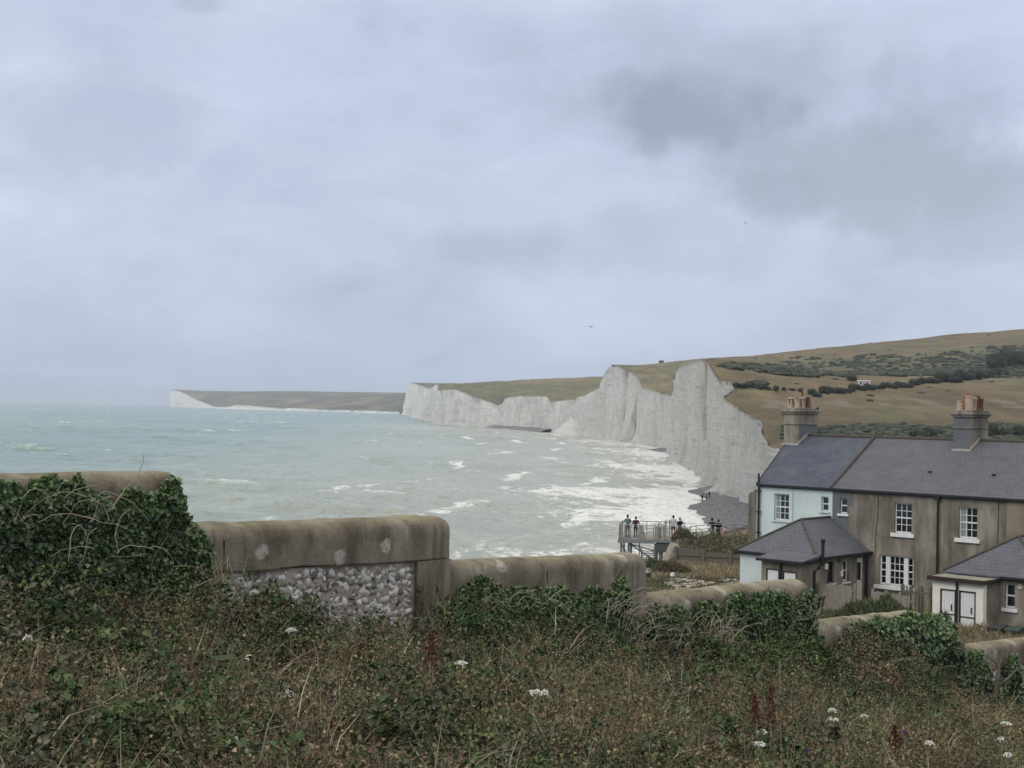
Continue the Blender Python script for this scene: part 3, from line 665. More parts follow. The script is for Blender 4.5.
# tripartite window
bw = window(ht,'f',0,tt(6.42),tt(8.1),.75,2.1,1,1,(.16,.17,.2),0,'tripartite_window',.06,False)
for a,b,c_ in ((6.48,6.72,1),(6.92,7.60,3),(7.80,8.04,1)):
    mm = MB(); u0,u1 = tt(a),tt(b)
    mm.box(u0,u0+.02,.088,.112,.83,2.04); mm.box(u1-.02,u1,.088,.112,.83,2.04)
    for i in range(1,c_): u = lerp(u0,u1,i/c_); mm.box(u-.013,u+.013,.085,.115,.83,2.04)
    for i in range(1,4): z = lerp(.83,2.04,i/4); hh=.012 if i!=2 else .025; mm.box(u0,u1,.088,.112,z-hh,z+hh)
    mm.build('sash', M['white'], bw)
for a,b in ((6.72,6.92),(7.6,7.8)): mm = MB(); mm.box(tt(a),tt(b),.06,.13,.83,2.04); mm.build('mullion', M['white'], bw)
r2 = roof_slab('roof', M['slate'], ht, [(.0,-.16,z_e-.16*SL),(END+.15,-.16,z_e-.16*SL),(END+.15,4.26,7.32),(-.22,4.26,7.32)])
roof_slab('rear_slope', M['slate'], r2, [(END+.15,8.7,4.95),(-.22,8.7,4.95),(-.22,4.265,7.315),(END+.15,4.265,7.315)])
rv = MB(); rv.tube([(-.22,4.26,7.33),(END+.15,4.26,7.33)], .085, 8); rv.build('ridge_tiles', M['ridge'], r2)
vt = MB(); vt.tube([(.0,-.16,z_e-.16*SL+.03),(-.22,4.26,7.38)], .07, 8); vt.build('verge_tiles', M['ridge'], r2)
gutter(ht,'f',-.05,.0,END,4.98)
for x in (tt(9.27),tt(16.2)): dp = MB(); dp.tube([(x,-.1,.0),(x,-.1,4.95)],.05,8); dp.box(x-.1,x+.1,-.2,-.0,4.72,4.92); dp.build('downpipe', M['blackmetal'], ht)
cr = MB(); cr.tube([(tt(6.33),-.02,4.95),(tt(6.31),-.02,3.6),(tt(6.24),-.02,3.2),(tt(6.2),-.02,2.0)],.012,5); cr.build('wall_line', M['blackmetal'], ht); cr = MB(); cr.tube([(tt(12.0),-.02,4.95),(tt(11.98),-.02,3.0)],.014,5); cr.build('wall_line', M['blackmetal'], ht)  # thin dark tubes stand for cracks in the render
pm = MB(); pm.box(tt(12.35),tt(13.5),-.012,-.003,2.6,4.95); pm.build('bare_patch', plain('bare_patch',srgb('8c8271'),srgb('5f584c'),2.2,.95,.1,.8,dirt=srgb('a9a08d')), ht)
for a in (8.0,11.0):
    vn = MB(); vn.box(tt(a),tt(a)+.16,1.42,1.55,5.86,5.94); vn.build('roof_vent', M['blackmetal'], r2, bevel=.02)
chimney(ht, tt(8.24),tt(9.08),3.42,5.15,5.6,8.62,'greypaint','render','grey painted stack with a bare brown side',
    [(tt(8.42),3.7,'cream',.55,.15),(tt(8.85),3.7,'cream',.8,.17),(tt(8.42),4.3,'orange',.95,.14),(tt(8.84),4.15,'louvre',.72,.14),(tt(8.84),4.55,'red',.8,.13),(tt(8.84),4.92,'red',.66,.14),(tt(8.42),4.9,'cream',.6,.14)])
fm = flashing(ht, tt(9.10), 3.38, 4.26); fm.box(tt(8.2),tt(9.13),3.33,3.41,6.76,6.93); fm.build('flashing', M['slab'], ht)
chimney(ht, tt(18.1),tt(18.95),3.42,5.15,5.6,8.62,'greypaint','render','grey painted stack beyond the frame',[(tt(18.3),3.8,'cream',.6,.14),(tt(18.7),3.8,'cream',.6,.14),(tt(18.5),4.5,'red',.7,.14)])
# ---- hipped rear extension, between the two
def hip_roof(parent, x0,x1,y0,ya,ze,zr,mat,name='roof'):
    xm = (x0+x1)/2; A=(x0,y0,ze);B=(x1,y0,ze);Cc=(x1,-.02,ze);D_=(x0,-.02,ze);E_=(xm,ya,zr);F_=(xm,-.02,zr)
    mb = MB(); mb.add([A,B,Cc,D_,E_,F_]+[(p[0],p[1],p[2]-.06) for p in (A,B,Cc,D_)], [(0,1,4),(1,2,5,4),(3,0,4,5),(6,7,1,0),(7,8,2,1),(9,6,0,3),(9,8,7,6)])
    r = mb.build(name, mat, parent)
    h = MB(); up = .03
    for a in (A,B): h.tube([(a[0],a[1],a[2]+up),(xm,ya,zr+up)],.05,7)
    h.tube([(xm,ya,zr+up),(xm,-.02,zr+up)],.05,7); h.build('hip_tiles', M['ridge'], r)
    return r
he = empty('hipped_extension', HO, HA, 'low hipped slate extension with pale blue end, bin store doors and small windows', 'extension', 'rear extensions of the cottages')
wall_panel('blue_wall', M['blue_render'], he, 1.95, 3.95, 0, 2.16, [], 'f', -4.5)
q = MB(); q.box(1.95,2.1,-4.3,0,0,2.16); q.build('side_wall', M['blue_render'], he)
wall_panel('wall', M['render'], he, 3.95, 5.85, 0, 2.16, [], 'f', -4.5)
wall_panel('yard_wall', M['render'], he, -4.499, -.01, 0, 2.16, [(-3.56,-2.96,.99,1.95),(-2.2,-1.72,.97,1.93),(-.98,-.4,.02,1.95)], 'r', 5.86)
hip_roof(he, 1.76,6.02,-4.66,-2.55,2.2,3.62,M['slate'])
# store projecting forward
q = wall_panel('store_wall', M['render'], he, 3.95, 5.98, 0, 2.08, [(4.2,4.86,.1,1.7),(5.04,5.72,.1,1.66)], 'f', -5.8)
q = MB(); q.box(3.95,4.1,-5.79,-4.5,0,2.08); q.box(5.83,5.979,-5.79,-4.5,0,2.08); q.build('store_side', M['render'], he)
q = MB(); q.hexa([(3.8,-5.98,2.06),(6.12,-5.98,2.06),(6.12,-4.5,2.22),(3.8,-4.5,2.22)],[(3.8,-5.98,2.14),(6.12,-5.98,2.14),(6.12,-4.4,2.36),(3.8,-4.4,2.36)]); q.build('store_roof', M['slate'], he)
q = MB(); q.box(3.8,6.12,-6.04,-5.985,2.02,2.12); q.box(6.125,6.17,-6.04,-4.55,2.02,2.14); q.build('store_gutter', M['blackmetal'], he)
def plank_door(parent, y, u0, u1, z0, z1, mid=None, bolt=True):
    f = MB(); e=.05
    for a in ((u0,u0+e,z0,z1),(u1-e,u1,z0,z1),(u0+e,u1-e,z1-e,z1)): f.box(a[0],a[1],y-.03,y+.03,a[2],a[3])
    fr = f.build('door_frame', M['blackmetal'], parent)
    d = MB(); k = 5
    for i in range(k): d.box(lerp(u0+e,u1-e,i/k)+.004,lerp(u0+e,u1-e,(i+1)/k)-.004,y+.01,y+.05,z0,z1-e)
    dd = d.build('door', M['white'], fr)
    if mid: m2 = MB(); m2.box(u0+e,u1-e,y-.005,y+.008,mid-.025,mid+.025); m2.box(u1-.2,u1-.16,y-.03,y+.008,mid+.15,mid+.4); m2.build('strap_hinge', M['blackmetal'], fr)
plank_door(he,-5.78,4.2,4.86,.1,1.7); plank_door(he,-5.78,5.04,5.72,.1,1.66)
q = MB(); q.tube([(4.95,-5.88,0),(4.95,-5.88,2.05)],.07,8); q.build('downpipe', M['blackmetal'], he)
gutter(he,'f',-4.6,1.7,3.8,2.2); gutter(he,'r',5.98,-4.5,.0,2.2)
window(he,'r',5.86,-3.56,-2.96,.99,1.95,2,2,(.07,.06,.08),0,frm=M['blackmetal'],fr=.05); window(he,'r',5.86,-2.2,-1.72,.97,1.93,1,2,(.08,.08,.08))
q = MB(); q.box(5.74,5.79,-.98,-.4,.02,1.95); dr = q.build('door', M['white'], he); q = MB(); q.box(5.792,5.80,-.86,-.56,.95,1.75); q.build('pane', M['glass'], dr); q=MB(); q.tube([(5.8,-.48,.95),(5.86,-.48,.95)],.02,6); q.build('handle',M['blackmetal'],dr)
q = MB(); q.tube([(5.95,-.3,0),(5.95,-.3,2.1)],.06,8); q.build('waste_pipe', M['blackmetal'], he)
q = MB(); q.tube([(6.2,-4.5,3.0),(6.2,-4.5,2.0),(6.12,-4.62,1.8),(6.0,-4.85,1.65),(6.0,-4.85,0)],.075,8); q.lathe([(.1,0),(.1,.12),(.075,.14)],8,(6.2,-4.5,2.9)); q.tube([(5.95,-4.9,.95),(5.95,-4.0,.9),(5.93,-3.6,.95)],.04,6); q.build('soil_pipe', M['blackmetal'], he)
q = MB(); q.lathe([(0,.04),(.1,.04),(.1,0)],10); vo = q.build('wall_vent', M['blackmetal'], he); vo.rotation_euler=(0,R(90),0); vo.location=(5.87,-2.6,1.95)
q = MB(); q.box(5.88,5.95,-3.85,-3.6,1.65,1.9); q.build('meter_box', M['cream'], he, bevel=.02); q = MB(); q.box(5.88,5.93,-2.5,-2.3,1.25,1.5); q.tube([(5.9,-2.3,1.7),(5.9,-2.38,1.3)],.02,5); q.build('lamp_box', M['cream'], he)
q = MB(); q.lathe([(0,.06),(.1,.04),(.12,0)],10); vo = q.build('white_cowl', M['white'], he); vo.rotation_euler=(R(90),0,0); vo.location=(3.0,-4.51,.72)
# ---- second extension on the right
h2 = empty('hipped_extension', HO, HA, 'hipped slate extension at the right edge with cream store and two white plank doors', 'extension', 'rear extensions of the cottages')
wall_panel('wall', M['render'], h2, 14.0, 16.0, 0, 2.16, [(14.34,14.74,.98,1.93)], 'f', -4.5)
q = MB(); q.box(11.98,12.12,-4.5,0,0,2.16); q.box(15.86,16,-4.49,0,0,2.16); q.box(12.1,14,-4.5,-4.4,0,2.16); q.build('side_wall', M['render'], h2)
hip_roof(h2, 11.8,16.2,-4.66,-2.55,2.2,3.62,M['slate'])
wall_panel('store_wall', M['cream'], h2, 11.95, 14.05, 0, 1.98, [(12.28,12.93,.05,1.64),(13.07,13.75,.05,1.64)], 'f', -5.8)
q = MB(); q.box(13.9,14.048,-5.79,-4.5,0,1.98); q.build('store_side', M['render'], h2); q = MB(); q.box(11.95,12.1,-5.79,-4.5,0,1.98); q.build('store_end', M['cream'], h2)
q = MB(); q.box(11.85,14.15,-5.95,-4.62,2.0,2.10); q.build('flat_roof', plain('felt_roof',srgb('8f8b80'),srgb('6e6a60'),3,.95,.1,.4), h2)
q = MB(); q.box(11.82,14.18,-6.0,-5.952,1.96,2.12); q.box(14.152,14.2,-6.0,-4.6,1.96,2.12); q.box(11.8,11.848,-6.0,-4.6,1.96,2.12); q.build('fascia', plain('brown_fascia',srgb('3a2c28'),srgb('2c2120'),6,.6), h2)
plank_door(h2,-5.78,12.28,12.93,.05,1.64,.66); plank_door(h2,-5.78,13.07,13.75,.05,1.64,.62)
q = MB(); q.tube([(13.0,-5.86,0),(13.0,-5.86,1.95)],.05,8); q.build('downpipe', M['blackmetal'], h2)
window(h2,'f',-4.5,14.34,14.74,.98,1.93,1,2,(.09,.14,.12)); gutter(h2,'f',-4.6,14.2,16.2,2.2)
q = MB(); q.lathe([(.05,0),(.09,.03),(.09,.0)],10); vo = q.build('wall_vent', M['cream'], h2); vo.rotation_euler=(R(90),0,0); vo.location=(14.96,-4.51,1.88)
# roof window on the extension's yard slope
q = MB(); q.box(14.75,15.3,-3.35,-3.1,2.85,3.25); rw = q.build('roof_window', M['white'], h2, bevel=.015); q = MB(); q.box(14.80,15.25,-3.355,-3.353,2.9,3.2); q.build('pane', M['glass'], rw)
# ---- third extension past the frame edge is left out. Yard things
def plank_fence(p0, p1, z0a, z0b, h, name, label, group=None, w=.12, mat='timber', rails=True, gap=.01, posts=4):
    d = (p1-p0); Ln = d.length; o = empty(name, (p0.x,p0.y,z0a), math.atan2(d.y,d.x), label, 'fence', group)
    b = MB(); u = 0; random.seed(int(Ln*100))
    while u < Ln-w:
        hh = h+random.uniform(-.03,.03); z = (z0b-z0a)*u/Ln; tl = random.uniform(-.01,.01)
        b.hexa([(u,0,z),(u+w-gap,0,z),(u+w-gap,.02,z),(u,.02,z)],[(u+tl,0,z+hh),(u+w-gap+tl,0,z+hh),(u+w-gap+tl,.02,z+hh),(u+tl,.02,z+hh)]); u += w
    b.build('boards', M[mat], o)
    r = MB()
    for zz in (.25,h-.25): r.hexa([(0,.022,zz),(Ln,.022,zz+z0b-z0a),(Ln,.07,zz+z0b-z0a),(0,.07,zz)],[(0,.022,zz+.09),(Ln,.022,zz+.09+z0b-z0a),(Ln,.07,zz+.09+z0b-z0a),(0,.07,zz+.09)])
    r.build('rail', M[mat], o)
    for i in range(posts):
        u = Ln*i/(posts-1); z = (z0b-z0a)*u/Ln; q = MB(); q.box(u-.05,u+.05,.072,.17,z-.2,z+h+.08); q.build('post', M[mat], o)
    return o
def V2(px,D): return Vector(((px-512)/FP*D, D, 0))
plank_fence(V2(820,60.4), V2(856,58.6), P(820,584,60.4).z-1.2, P(856,586,58.6).z-1.2, 1.2, 'board_fence', 'short pale board fence beside the hipped extension', 'garden fences')
plank_fence(V2(874,57.6), V2(915,56.2), P(874,591,57.6).z-1.1, P(915,597,56.2).z-1.1, 1.1, 'board_fence', 'pale board fence below the tripartite window', 'garden fences')
plank_fence(V2(903,58.2), V2(931,56.8), P(903,586,58.2).z-1.3, P(931,589,56.8).z-1.3, 1.3, 'picket_fence', 'dark reddish timber screen next to the cream store', 'garden fences', .16, 'darktimber', gap=.07)
def bin_(x, y, z, rz, mat, name, label):
    o = empty(name, (x,y,z), rz, label, 'bin', 'wheelie bins behind the cottages')
    b = MB(); b.hexa([(-.2,-.24,.08),(.2,-.24,.08),(.2,.2,.08),(-.2,.2,.08)],[(-.28,-.34,.95),(.28,-.34,.95),(.28,.32,.95),(-.28,.32,.95)]); b.build('body', M[mat], o, bevel=.03)
    l = MB(); l.hexa([(-.3,-.37,.955),(.3,-.37,.955),(.3,.36,.955),(-.3,.36,.955)],[(-.27,-.33,1.0),(.27,-.33,1.0),(.27,.34,1.06),(-.27,.34,1.06)]); l.build('lid', M[mat], o, bevel=.02)
    h = MB(); h.tube([(-.25,.4,.96),(.25,.4,.96)],.02,6); h.build('handle', M[mat], o)
    for s in (-1,1): w_ = MB(); w_.lathe([(0,-.03),(.1,-.03),(.1,.03),(0,.03)],12); q = w_.build('wheel', M['blackmetal'], o); q.rotation_euler=(0,R(90),0); q.location=(.25*s,.24,.1)
    return o
gz = EYE-8.45
bin_(12.45,57.0,gz,HA,'blackplastic','wheelie_bin','black wheelie bin at the end of the short pale fence')
v = P(998,625,52.5); bin_(v.x,v.y,v.z-1.05,HA,'blackplastic','wheelie_bin','black wheelie bin next to the cream store at right')
v = P(1014,628,52); bin_(v.x,v.y,v.z-1.02,HA+.1,'greenplastic','wheelie_bin','dark green wheelie bin at the right edge under the small window')
# ================================================================== STEPPED GARDEN WALL
wall_h = {}
def garden_wall(pa, pb, ya, yb, zg, label, pil=None, flint=True, endround=True, crop=None):
    ta, tb = wt(pa), wt(pb); Ln = tb-ta
    a = W0+Wd*ta; za = P(pa if pa > -50 else pa, ya, wD(pa)).z; zb = P(pb, yb, wD(pb)).z
    o = empty('garden_wall', (a.x,a.y,zg), Wang, label, 'wall', 'stepped garden walls')
    z0, z1 = za-zg, zb-zg; th = .36; ch = .36
    # coping: rounded section swept along, domed at the far end
    prof = [(0,-ch),(0,-ch+.015),(0,-.24),(0,-.16),(0,-.115),(.012,-.07),(.045,-.03),(.10,-.006),(th/2,0),(th-.10,-.006),(th-.045,-.03),(th-.012,-.07),(th,-.115),(th,-.24),(th,-ch+.015),(th,-ch)]
    n_ = max(8,int(Ln/.16)); mb = MB(); rings = []
    us = [Ln*i/n_ for i in range(n_+1)]
    r = .13; 
    for u in us: rings.append((u, 0, 1))
    vs = []; 
    for u,_,_ in rings:
        zt = lerp(z0,z1,u/Ln)
        for (y,z) in prof:
            jit = .014*nz(u*2.1+ta,y*4,z*4)+.010*nz(u*6+ta,y*9,z*9)
            dd = 0; e = min(Ln-u, 99 if not endround else 99)
            zz = z
            vs.append((u, y+jit, zt+zz+jit))
    # end cap rings shrink for a rounded shoulder
    for k in range(1,5):
        q = k/4*PI/2; u = Ln+r*math.sin(q)*.55; dzz = r*(1-math.cos(q))*.9; zt = z1
        for (y,z) in prof:
            yy = th/2+(y-th/2)*(1-.12*(1-math.cos(q))); z_ = min(z, -dzz) if z > -.14 else z
            vs.append((u, yy, zt+z_))
    m_ = len(prof); nr = n_+1+4; fs = [(i*m_+j, (i+1)*m_+j, (i+1)*m_+j+1, i*m_+j+1) for i in range(nr-1) for j in range(m_-1)]
    fs += [(i*m_+m_-1, (i+1)*m_+m_-1, (i+1)*m_, i*m_) for i in range(nr-1)]
    fs.append(tuple(range(m_))); fs.append(tuple((nr-1)*m_+j for j in range(m_))[::-1])
    mb.add(vs, fs); cp = mb.build('coping', M['coping'], o, smooth=True)
    # joints
    j = MB()
    for u in np.arange(.42 if flint else 1.3, Ln-.3, 2.3):
        zt = lerp(z0,z1,u/Ln); j.box(u,u+.003,-.003,.02,zt-ch,zt-.12)
    if len(j.v): j.build('joint', plain('dark_joint',srgb('3c362d'),srgb('2f2a22'),20,.95,.05), cp)
    # body
    b = MB(); b.hexa([(0,.035,-1.2),(Ln,.035,-1.2),(Ln,th-.03,-1.2),(0,th-.03,-1.2)],[(0,.035,z0-ch),(Ln,.035,z1-ch),(Ln,th-.03,z1-ch),(0,th-.03,z0-ch)]); b.build('body', M['mortar'], o)
    if pil:
        p = MB(); p.hexa([(Ln-pil,-.004,-1.2),(Ln+.07,-.004,-1.2),(Ln+.07,th,-1.2),(Ln-pil,th,-1.2)],[(Ln-pil,-.002,z1-ch+.0),(Ln+.07,-.002,z1-ch),(Ln+.07,th,z1-ch),(Ln-pil,th,z1-ch)]); p.build('pier', M['coping'], o)
    if flint:
        random.seed(int(pa)+99); V=[];F=[];Co=[]; ico = bmesh.new(); bmesh.ops.create_icosphere(ico, subdivisions=1, radius=1); iv = [v.co.copy() for v in ico.verts]; if_ = [[v.index for v in f.verts] for f in ico.faces]; ico.free()
        zz = -.5; u1 = Ln-(pil or 0)-.03
        while zz < max(z0,z1)-ch:
            u = random.uniform(0,.09)
            while u < u1:
                s = random.choice([random.uniform(.018,.03),random.uniform(.025,.045),random.uniform(.035,.06)]); zc = zz+random.uniform(-.035,.035); 
                if zc+s*.8 < lerp(z0,z1,u/Ln)-ch:
                    sc = Vector((s*random.uniform(.65,1.3), .024*random.uniform(.7,1.2), s*random.uniform(.5,1.05))); rt = Matrix.Rotation(random.uniform(-1.5,1.5),3,'Y'); k = len(V)
                    sd = random.uniform(0,99); t_ = random.random()
                    c = np.array([.58,.56,.53]) if t_ < .6 else (np.array([.28,.25,.22]) if t_ < .85 else np.array([.12,.11,.11])); c = c*random.uniform(.75,1.15)
                    for q in iv:
                        d = 1+.6*nz(q.x*1.5+sd,q.y*1.5,q.z*1.5+sd)+random.uniform(-.28,.28); w_ = rt @ Vector((q.x*sc.x*d, q.y*sc.y*d, q.z*sc.z*d)); V.append((u+w_.x, .044+w_.y*.9, zc+w_.z)); Co.append(c*random.uniform(.8,1.15))
                    F += [[i+k for i in f] for f in if_]
                u += s*1.15
            zz += .043
        np_mesh('flintwork', np.array(V), np.array(F), M['flint'], o, np.array(Co), False)
    wall_h[label] = (ta,tb,za,zb)
    return o
garden_wall(-60,176,474.5,472,EYE-2.0,'tallest cement capped wall at far left, mostly under ivy',None,False)
garden_wall(179,448,525.5,517,EYE-2.4,'wall with bare white flintwork below its rounded cement coping',.32)
garden_wall(451,646,563,554,EYE-3.0,'middle cement capped wall fringed with ivy, a plain pier at its right end',.28,False)
garden_wall(650,808,596.5,580.5,EYE-3.6,'wall in front of the blue cottage with ivy tufts climbing its cap',None,False)
garden_wall(812,925,624,612,EYE-4.2,'low section of wall largely smothered by brambles',None,False)
garden_wall(978,1130,646.5,628,EYE-5.0,'wall section at the right edge with flint showing below its cap',None,True)
# slabs fallen in the gap
random.seed(5)
sp = empty('slab_pile', tuple(P(944,652,19.6)), .5, 'heap of pale broken slabs in the gap between the walls', 'rubble')
for i in range(6):
    q = MB(); q.box(-.16,.16,-.1,.1,-.02,.02); s_ = q.build('slab', M['slab'], sp, bevel=.008); s_.location=(random.uniform(-.07,.07),random.uniform(-.08,.05),.03+i*.036); s_.rotation_euler=(random.uniform(-.15,.15),random.uniform(-.2,.2),random.uniform(-.6,.6)); s_.scale=(random.uniform(.7,1.1),1,random.uniform(.7,1.2))
# ================================================================== VIEWING PLATFORM
DZ = P(650,539.5,111).z          # deck level
def dxy(px, D): return Vector(((px-512)/FP*D, D))
dk = empty('viewing_platform', (8.72,111.3,DZ), R(-8), 'grey steel viewing platform on braced legs above the sea', 'platform')
def strutbox(mb, a, b, w=.05): mb.tube([a,b], w, 4)
q = MB(); q.box(0,5.2,0,4.2,-.06,.0); q.build('deck', M['timber'], dk)
q = MB(); q.box(-.05,2.75,-.08,-.01,-.32,-.0); q.box(-.1,-.03,-.08,4.2,-.32,0); q.box(0,5.2,4.21,4.3,-.3,0); q.box(2.75,5.2,-.08,-.01,-.22,0); q.build('beam', M['greymetal'], dk)
q = MB(); q.box(2.9,5.0,-.02,.3,-.98,-.30); q.box(2.9,5.0,.3,3.6,-.98,-.45); q.build('crossbeam', plain('dark_beam',srgb('4f534f'),srgb('3e4240'),4,.8), dk)
for (x,y) in ((.15,.2),(.75,.2),(.15,3.8),(.75,3.8)): q = MB(); strutbox(q,(x,y,-.32),(x+(.1 if x<.5 else 0),y,-9.2),.09); q.build('leg', M['greymetal'], dk)
q = MB(); strutbox(q,(2.85,.1,-.3),(2.85,.1,-9),.10); strutbox(q,(3.3,.2,-.98),(3.3,.2,-9),.18); strutbox(q,(2.85,3.8,-.3),(2.85,3.8,-9),.1); q.build('leg', M['greymetal'], dk)
q = MB()
for a,b in (((.15,.2,-.4),(1.2,.2,-2.2)),((.8,.2,-.4),(2.8,.2,-1.6)),((1.0,.2,-.45),(2.8,.2,-.9)),((.2,3.8,-.4),(2.8,3.8,-2.2)),((.7,.2,-1.9),(2.8,.2,-2.2)),((.2,.2,-2.6),(2.8,.2,-3.6)),((1.6,.2,-.35),(1.6,.2,-2.2))): strutbox(q,a,b,.05)
q.build('brace', M['greymetal'], dk)
# stair flight under the deck
st = MB()
for i in range(14): st.box(1.7+.02*i,2.75,.5+.26*i,.78+.26*i,-1.0-.19*i,-.96-.19*i)
st.tube([(1.7,.5,-.8),(1.95,4.1,-3.6)],.07,4); st.tube([(2.75,.5,-.8),(2.75,4.1,-3.6)],.07,4); st.build('stair', M['greymetal'], dk)
def rail(parent, pts, h=1.1, n=2, infill=True, mids=(.55,)):
    posts = []
    top = MB()
    top.tube([(p[0],p[1],p[2]+h) for p in pts],.035,6)
    for mz in mids: top.tube([(p[0],p[1],p[2]+mz) for p in pts],.022,5)
    top.tube([(p[0],p[1],p[2]+.12) for p in pts],.022,5)
    top.build('handrail', M['greymetal'], parent)
    for p in pts: q = MB(); q.tube([(p[0],p[1],p[2]),(p[0],p[1],p[2]+h)],.04,6); q.build('post', M['greymetal'], parent)
rail(dk, [(0,0,0),(.45,0,0),(.9,0,0),(1.55,0,0),(2.7,0,0)])
rail(dk, [(0,4.1,0),(1,4.1,0),(2,4.1,0),(3,4.1,0),(4,4.1,0),(5.1,4.1,0)])
rail(dk, [(0,.1,0),(0,1.4,0),(0,2.8,0),(0,4.0,0)])
rail(dk, [(2.85,0,0),(3.1,.2,0),(3.3,.4,0)], 1.2)
rail(dk, [(3.95,.1,0),(4.5,.1,0),(5.1,.1,0)])
for pts_ in (((.02,.2),(.03,.06),(.08,1.0)),((-.02,.02),(.1,1.3),(.08,1.0)),((2.88,3.1),(-.02,.0),(.06,1.1)),((3.15,3.3),(.15,.18),(.06,1.0)),((3.4,3.62),(.15,.18),(.06,1.1))): q = MB(); q.box(*pts_[0],*pts_[1],*pts_[2]); q.build('mesh_panel', M['panel'], dk)
q = MB(); q.hexa([(1.6,.03,.06),(2.15,.03,.06),(2.15,.06,.06),(1.6,.06,.06)],[(1.6,.03,1.05),(1.85,.03,1.05),(1.85,.06,1.05),(1.6,.06,1.05)]); q.build('mesh_panel', M['panel'], dk)
q = MB(); q.tube([(3.65,.1,0),(3.6,.1,1.5)],.05,6); q.tube([(3.78,.1,0),(3.72,.1,1.45)],.05,6); q.tube([(3.4,.1,1.1),(3.7,.1,1.52),(4.0,.1,1.3)],.03,5); q.tube([(3.95,.1,0),(3.95,.1,1.56)],.06,6); q.build('gate_frame', M['timber'], dk)
# concrete wing wall beside the platform
a = P(674,546,106); b = P(660,571,106)
ww = MB(); ww.hexa([(b.x,105.6,b.z-3),(a.x+.6,105.6,b.z-3),(a.x+.6,108.5,b.z-3),(b.x,108.5,b.z-3)],[(b.x,105.6,b.z),(a.x,105.6,a.z),(a.x,108.5,a.z),(b.x,108.5,b.z)])
ww = MB(); dx = .75
ww.hexa([(b.x-.1,105.6,b.z-2.5),(b.x+dx,105.6,b.z-2.5),(b.x+dx,108.4,b.z-2.5),(b.x-.1,108.4,b.z-2.5)],[(b.x+.1,105.6,b.z),(b.x+dx,105.6,b.z),(b.x+dx,108.4,b.z),(b.x+.1,108.4,b.z)])
ww.hexa([(b.x+.1,105.6,b.z),(b.x+dx,105.6,b.z),(b.x+dx,108.4,b.z),(b.x+.1,108.4,b.z)],[(a.x-.05,105.6,a.z),(a.x+.6,105.6,a.z),(a.x+.6,108.4,a.z),(a.x-.05,108.4,a.z)])
tag(ww.build('wing_wall', plain('flint_concrete',srgb('9a9488'),srgb('6d675d'),3,.95,.1,.8), None, bevel=.05), 'sloping pale concrete wing wall at the right of the platform', 'wall')
# railings along the cliff edge path
ry = 113.5
hr = empty('path_railing', (0,0,0), 0, 'grey post and rail barrier on the cliff path right of the platform', 'railing')
pts = []
for px,py in ((690,540),(696,539.5),(711,538),(722,538),(735,537.5),(748,537),(762,536.5)): v = P(px,py,ry+ (px-690)*.03); pts.append((v.x,v.y,v.z))
rail(hr, pts, 1.1, mids=(.55,.8))
hr2 = empty('path_railing', (0,0,0), 0, 'second barrier of the cliff path, behind the first and further down', 'railing')
pts = []
for px,py in ((722,530),(735,529.5),(748,529),(765,528)): v = P(px,py,128); pts.append((v.x,v.y,v.z))
rail(hr2, pts, 1.0)
# ---- grey timber retaining fence
f0 = P(675.5,571,88); f1 = P(745,569,86.5)
rf = empty('retaining_fence', tuple(f0), math.atan2(f1.y-f0.y,f1.x-f0.x), 'weathered grey timber fence with heavy posts above the dry grass', 'fence')
Ln = (Vector((f1.x,f1.y))-Vector((f0.x,f0.y))).length
bays = [0, 1.75, 3.45, Ln]; heights = [1.45,1.3,1.22,1.15]
for i in range(3):
    q = MB(); a_, b_ = bays[i]+.06, bays[i+1]-.06; h = heights[i]; k = 14
    for j in range(k): u0 = lerp(a_,b_,j/k); hh = h+random.uniform(-.02,.02); q.box(u0,u0+(b_-a_)/k-.012,0,.03,-.3,hh)
    q.build('boards', M['darktimber'], rf)
    q = MB(); 
    for zz in (.1,.55,1.0): q.box(a_,b_,-.06,-.005,zz,zz+.1)
    q.build('rail', M['darktimber'], rf)
for u in bays: q = MB(); q.box(u-.09,u+.09,-.1,.08,-.4,1.55 if u < .1 else 1.4); q.build('post', M['darktimber'], rf)
# ---- broken paving
random.seed(21)
pv_ = empty('old_paving', (0,0,0), 0, 'patch of old pale paving and rubble on the grass behind the wall', 'paving')
V=[];F=[];Co=[]
for i in range(230):
    if len(V) > 98: break
    px = random.uniform(668,745); D = random.uniform(66,74.5); x = (px-512)/FP*D
    if nz(x*.8,D*.5,5) < -.02 or x < interp(D,nearD,nearX)+.5: continue
    z = land_z(x,D)+EYE if D>72 else G(x,D)+EYE; s = random.uniform(.08,.3); h = random.uniform(.03,.14); k = len(V); a = random.random()*3
    pts_ = []; nn_ = 6
    for j in range(nn_): q_ = a+2*PI*j/nn_; r_ = s*random.uniform(.6,1); pts_.append((x+r_*math.cos(q_), D+r_*math.sin(q_)*.9))
    q = MB(); V.append(0); k = 0
    q.v = [(p[0],p[1],z-.05) for p in pts_]+[(p[0],p[1],z+h+random.uniform(-.02,.02)) for p in pts_]
    q.f = [tuple(k+nn_+j for j in range(nn_))]+[(k+j,k+(j+1)%nn_,k+nn_+(j+1)%nn_,k+nn_+j) for j in range(nn_)]; q.build('slab', M['slab'] if random.random() < .7 else M['mortar'], pv_)
    

q = MB(); v = P(672.5,584,72); q.tube([(v.x,v.y,v.z-.3),(v.x,v.y,v.z+.42)],[.13,.12],8); pp = q.build('marker_post', M['timber'], None); tag(pp,'short wooden post with a white top beside the paving','post'); q = MB(); q.tube([(v.x,v.y,v.z+.42),(v.x,v.y,v.z+.58)],[.125,.10],8); q.build('post_top', M['white'], pp)
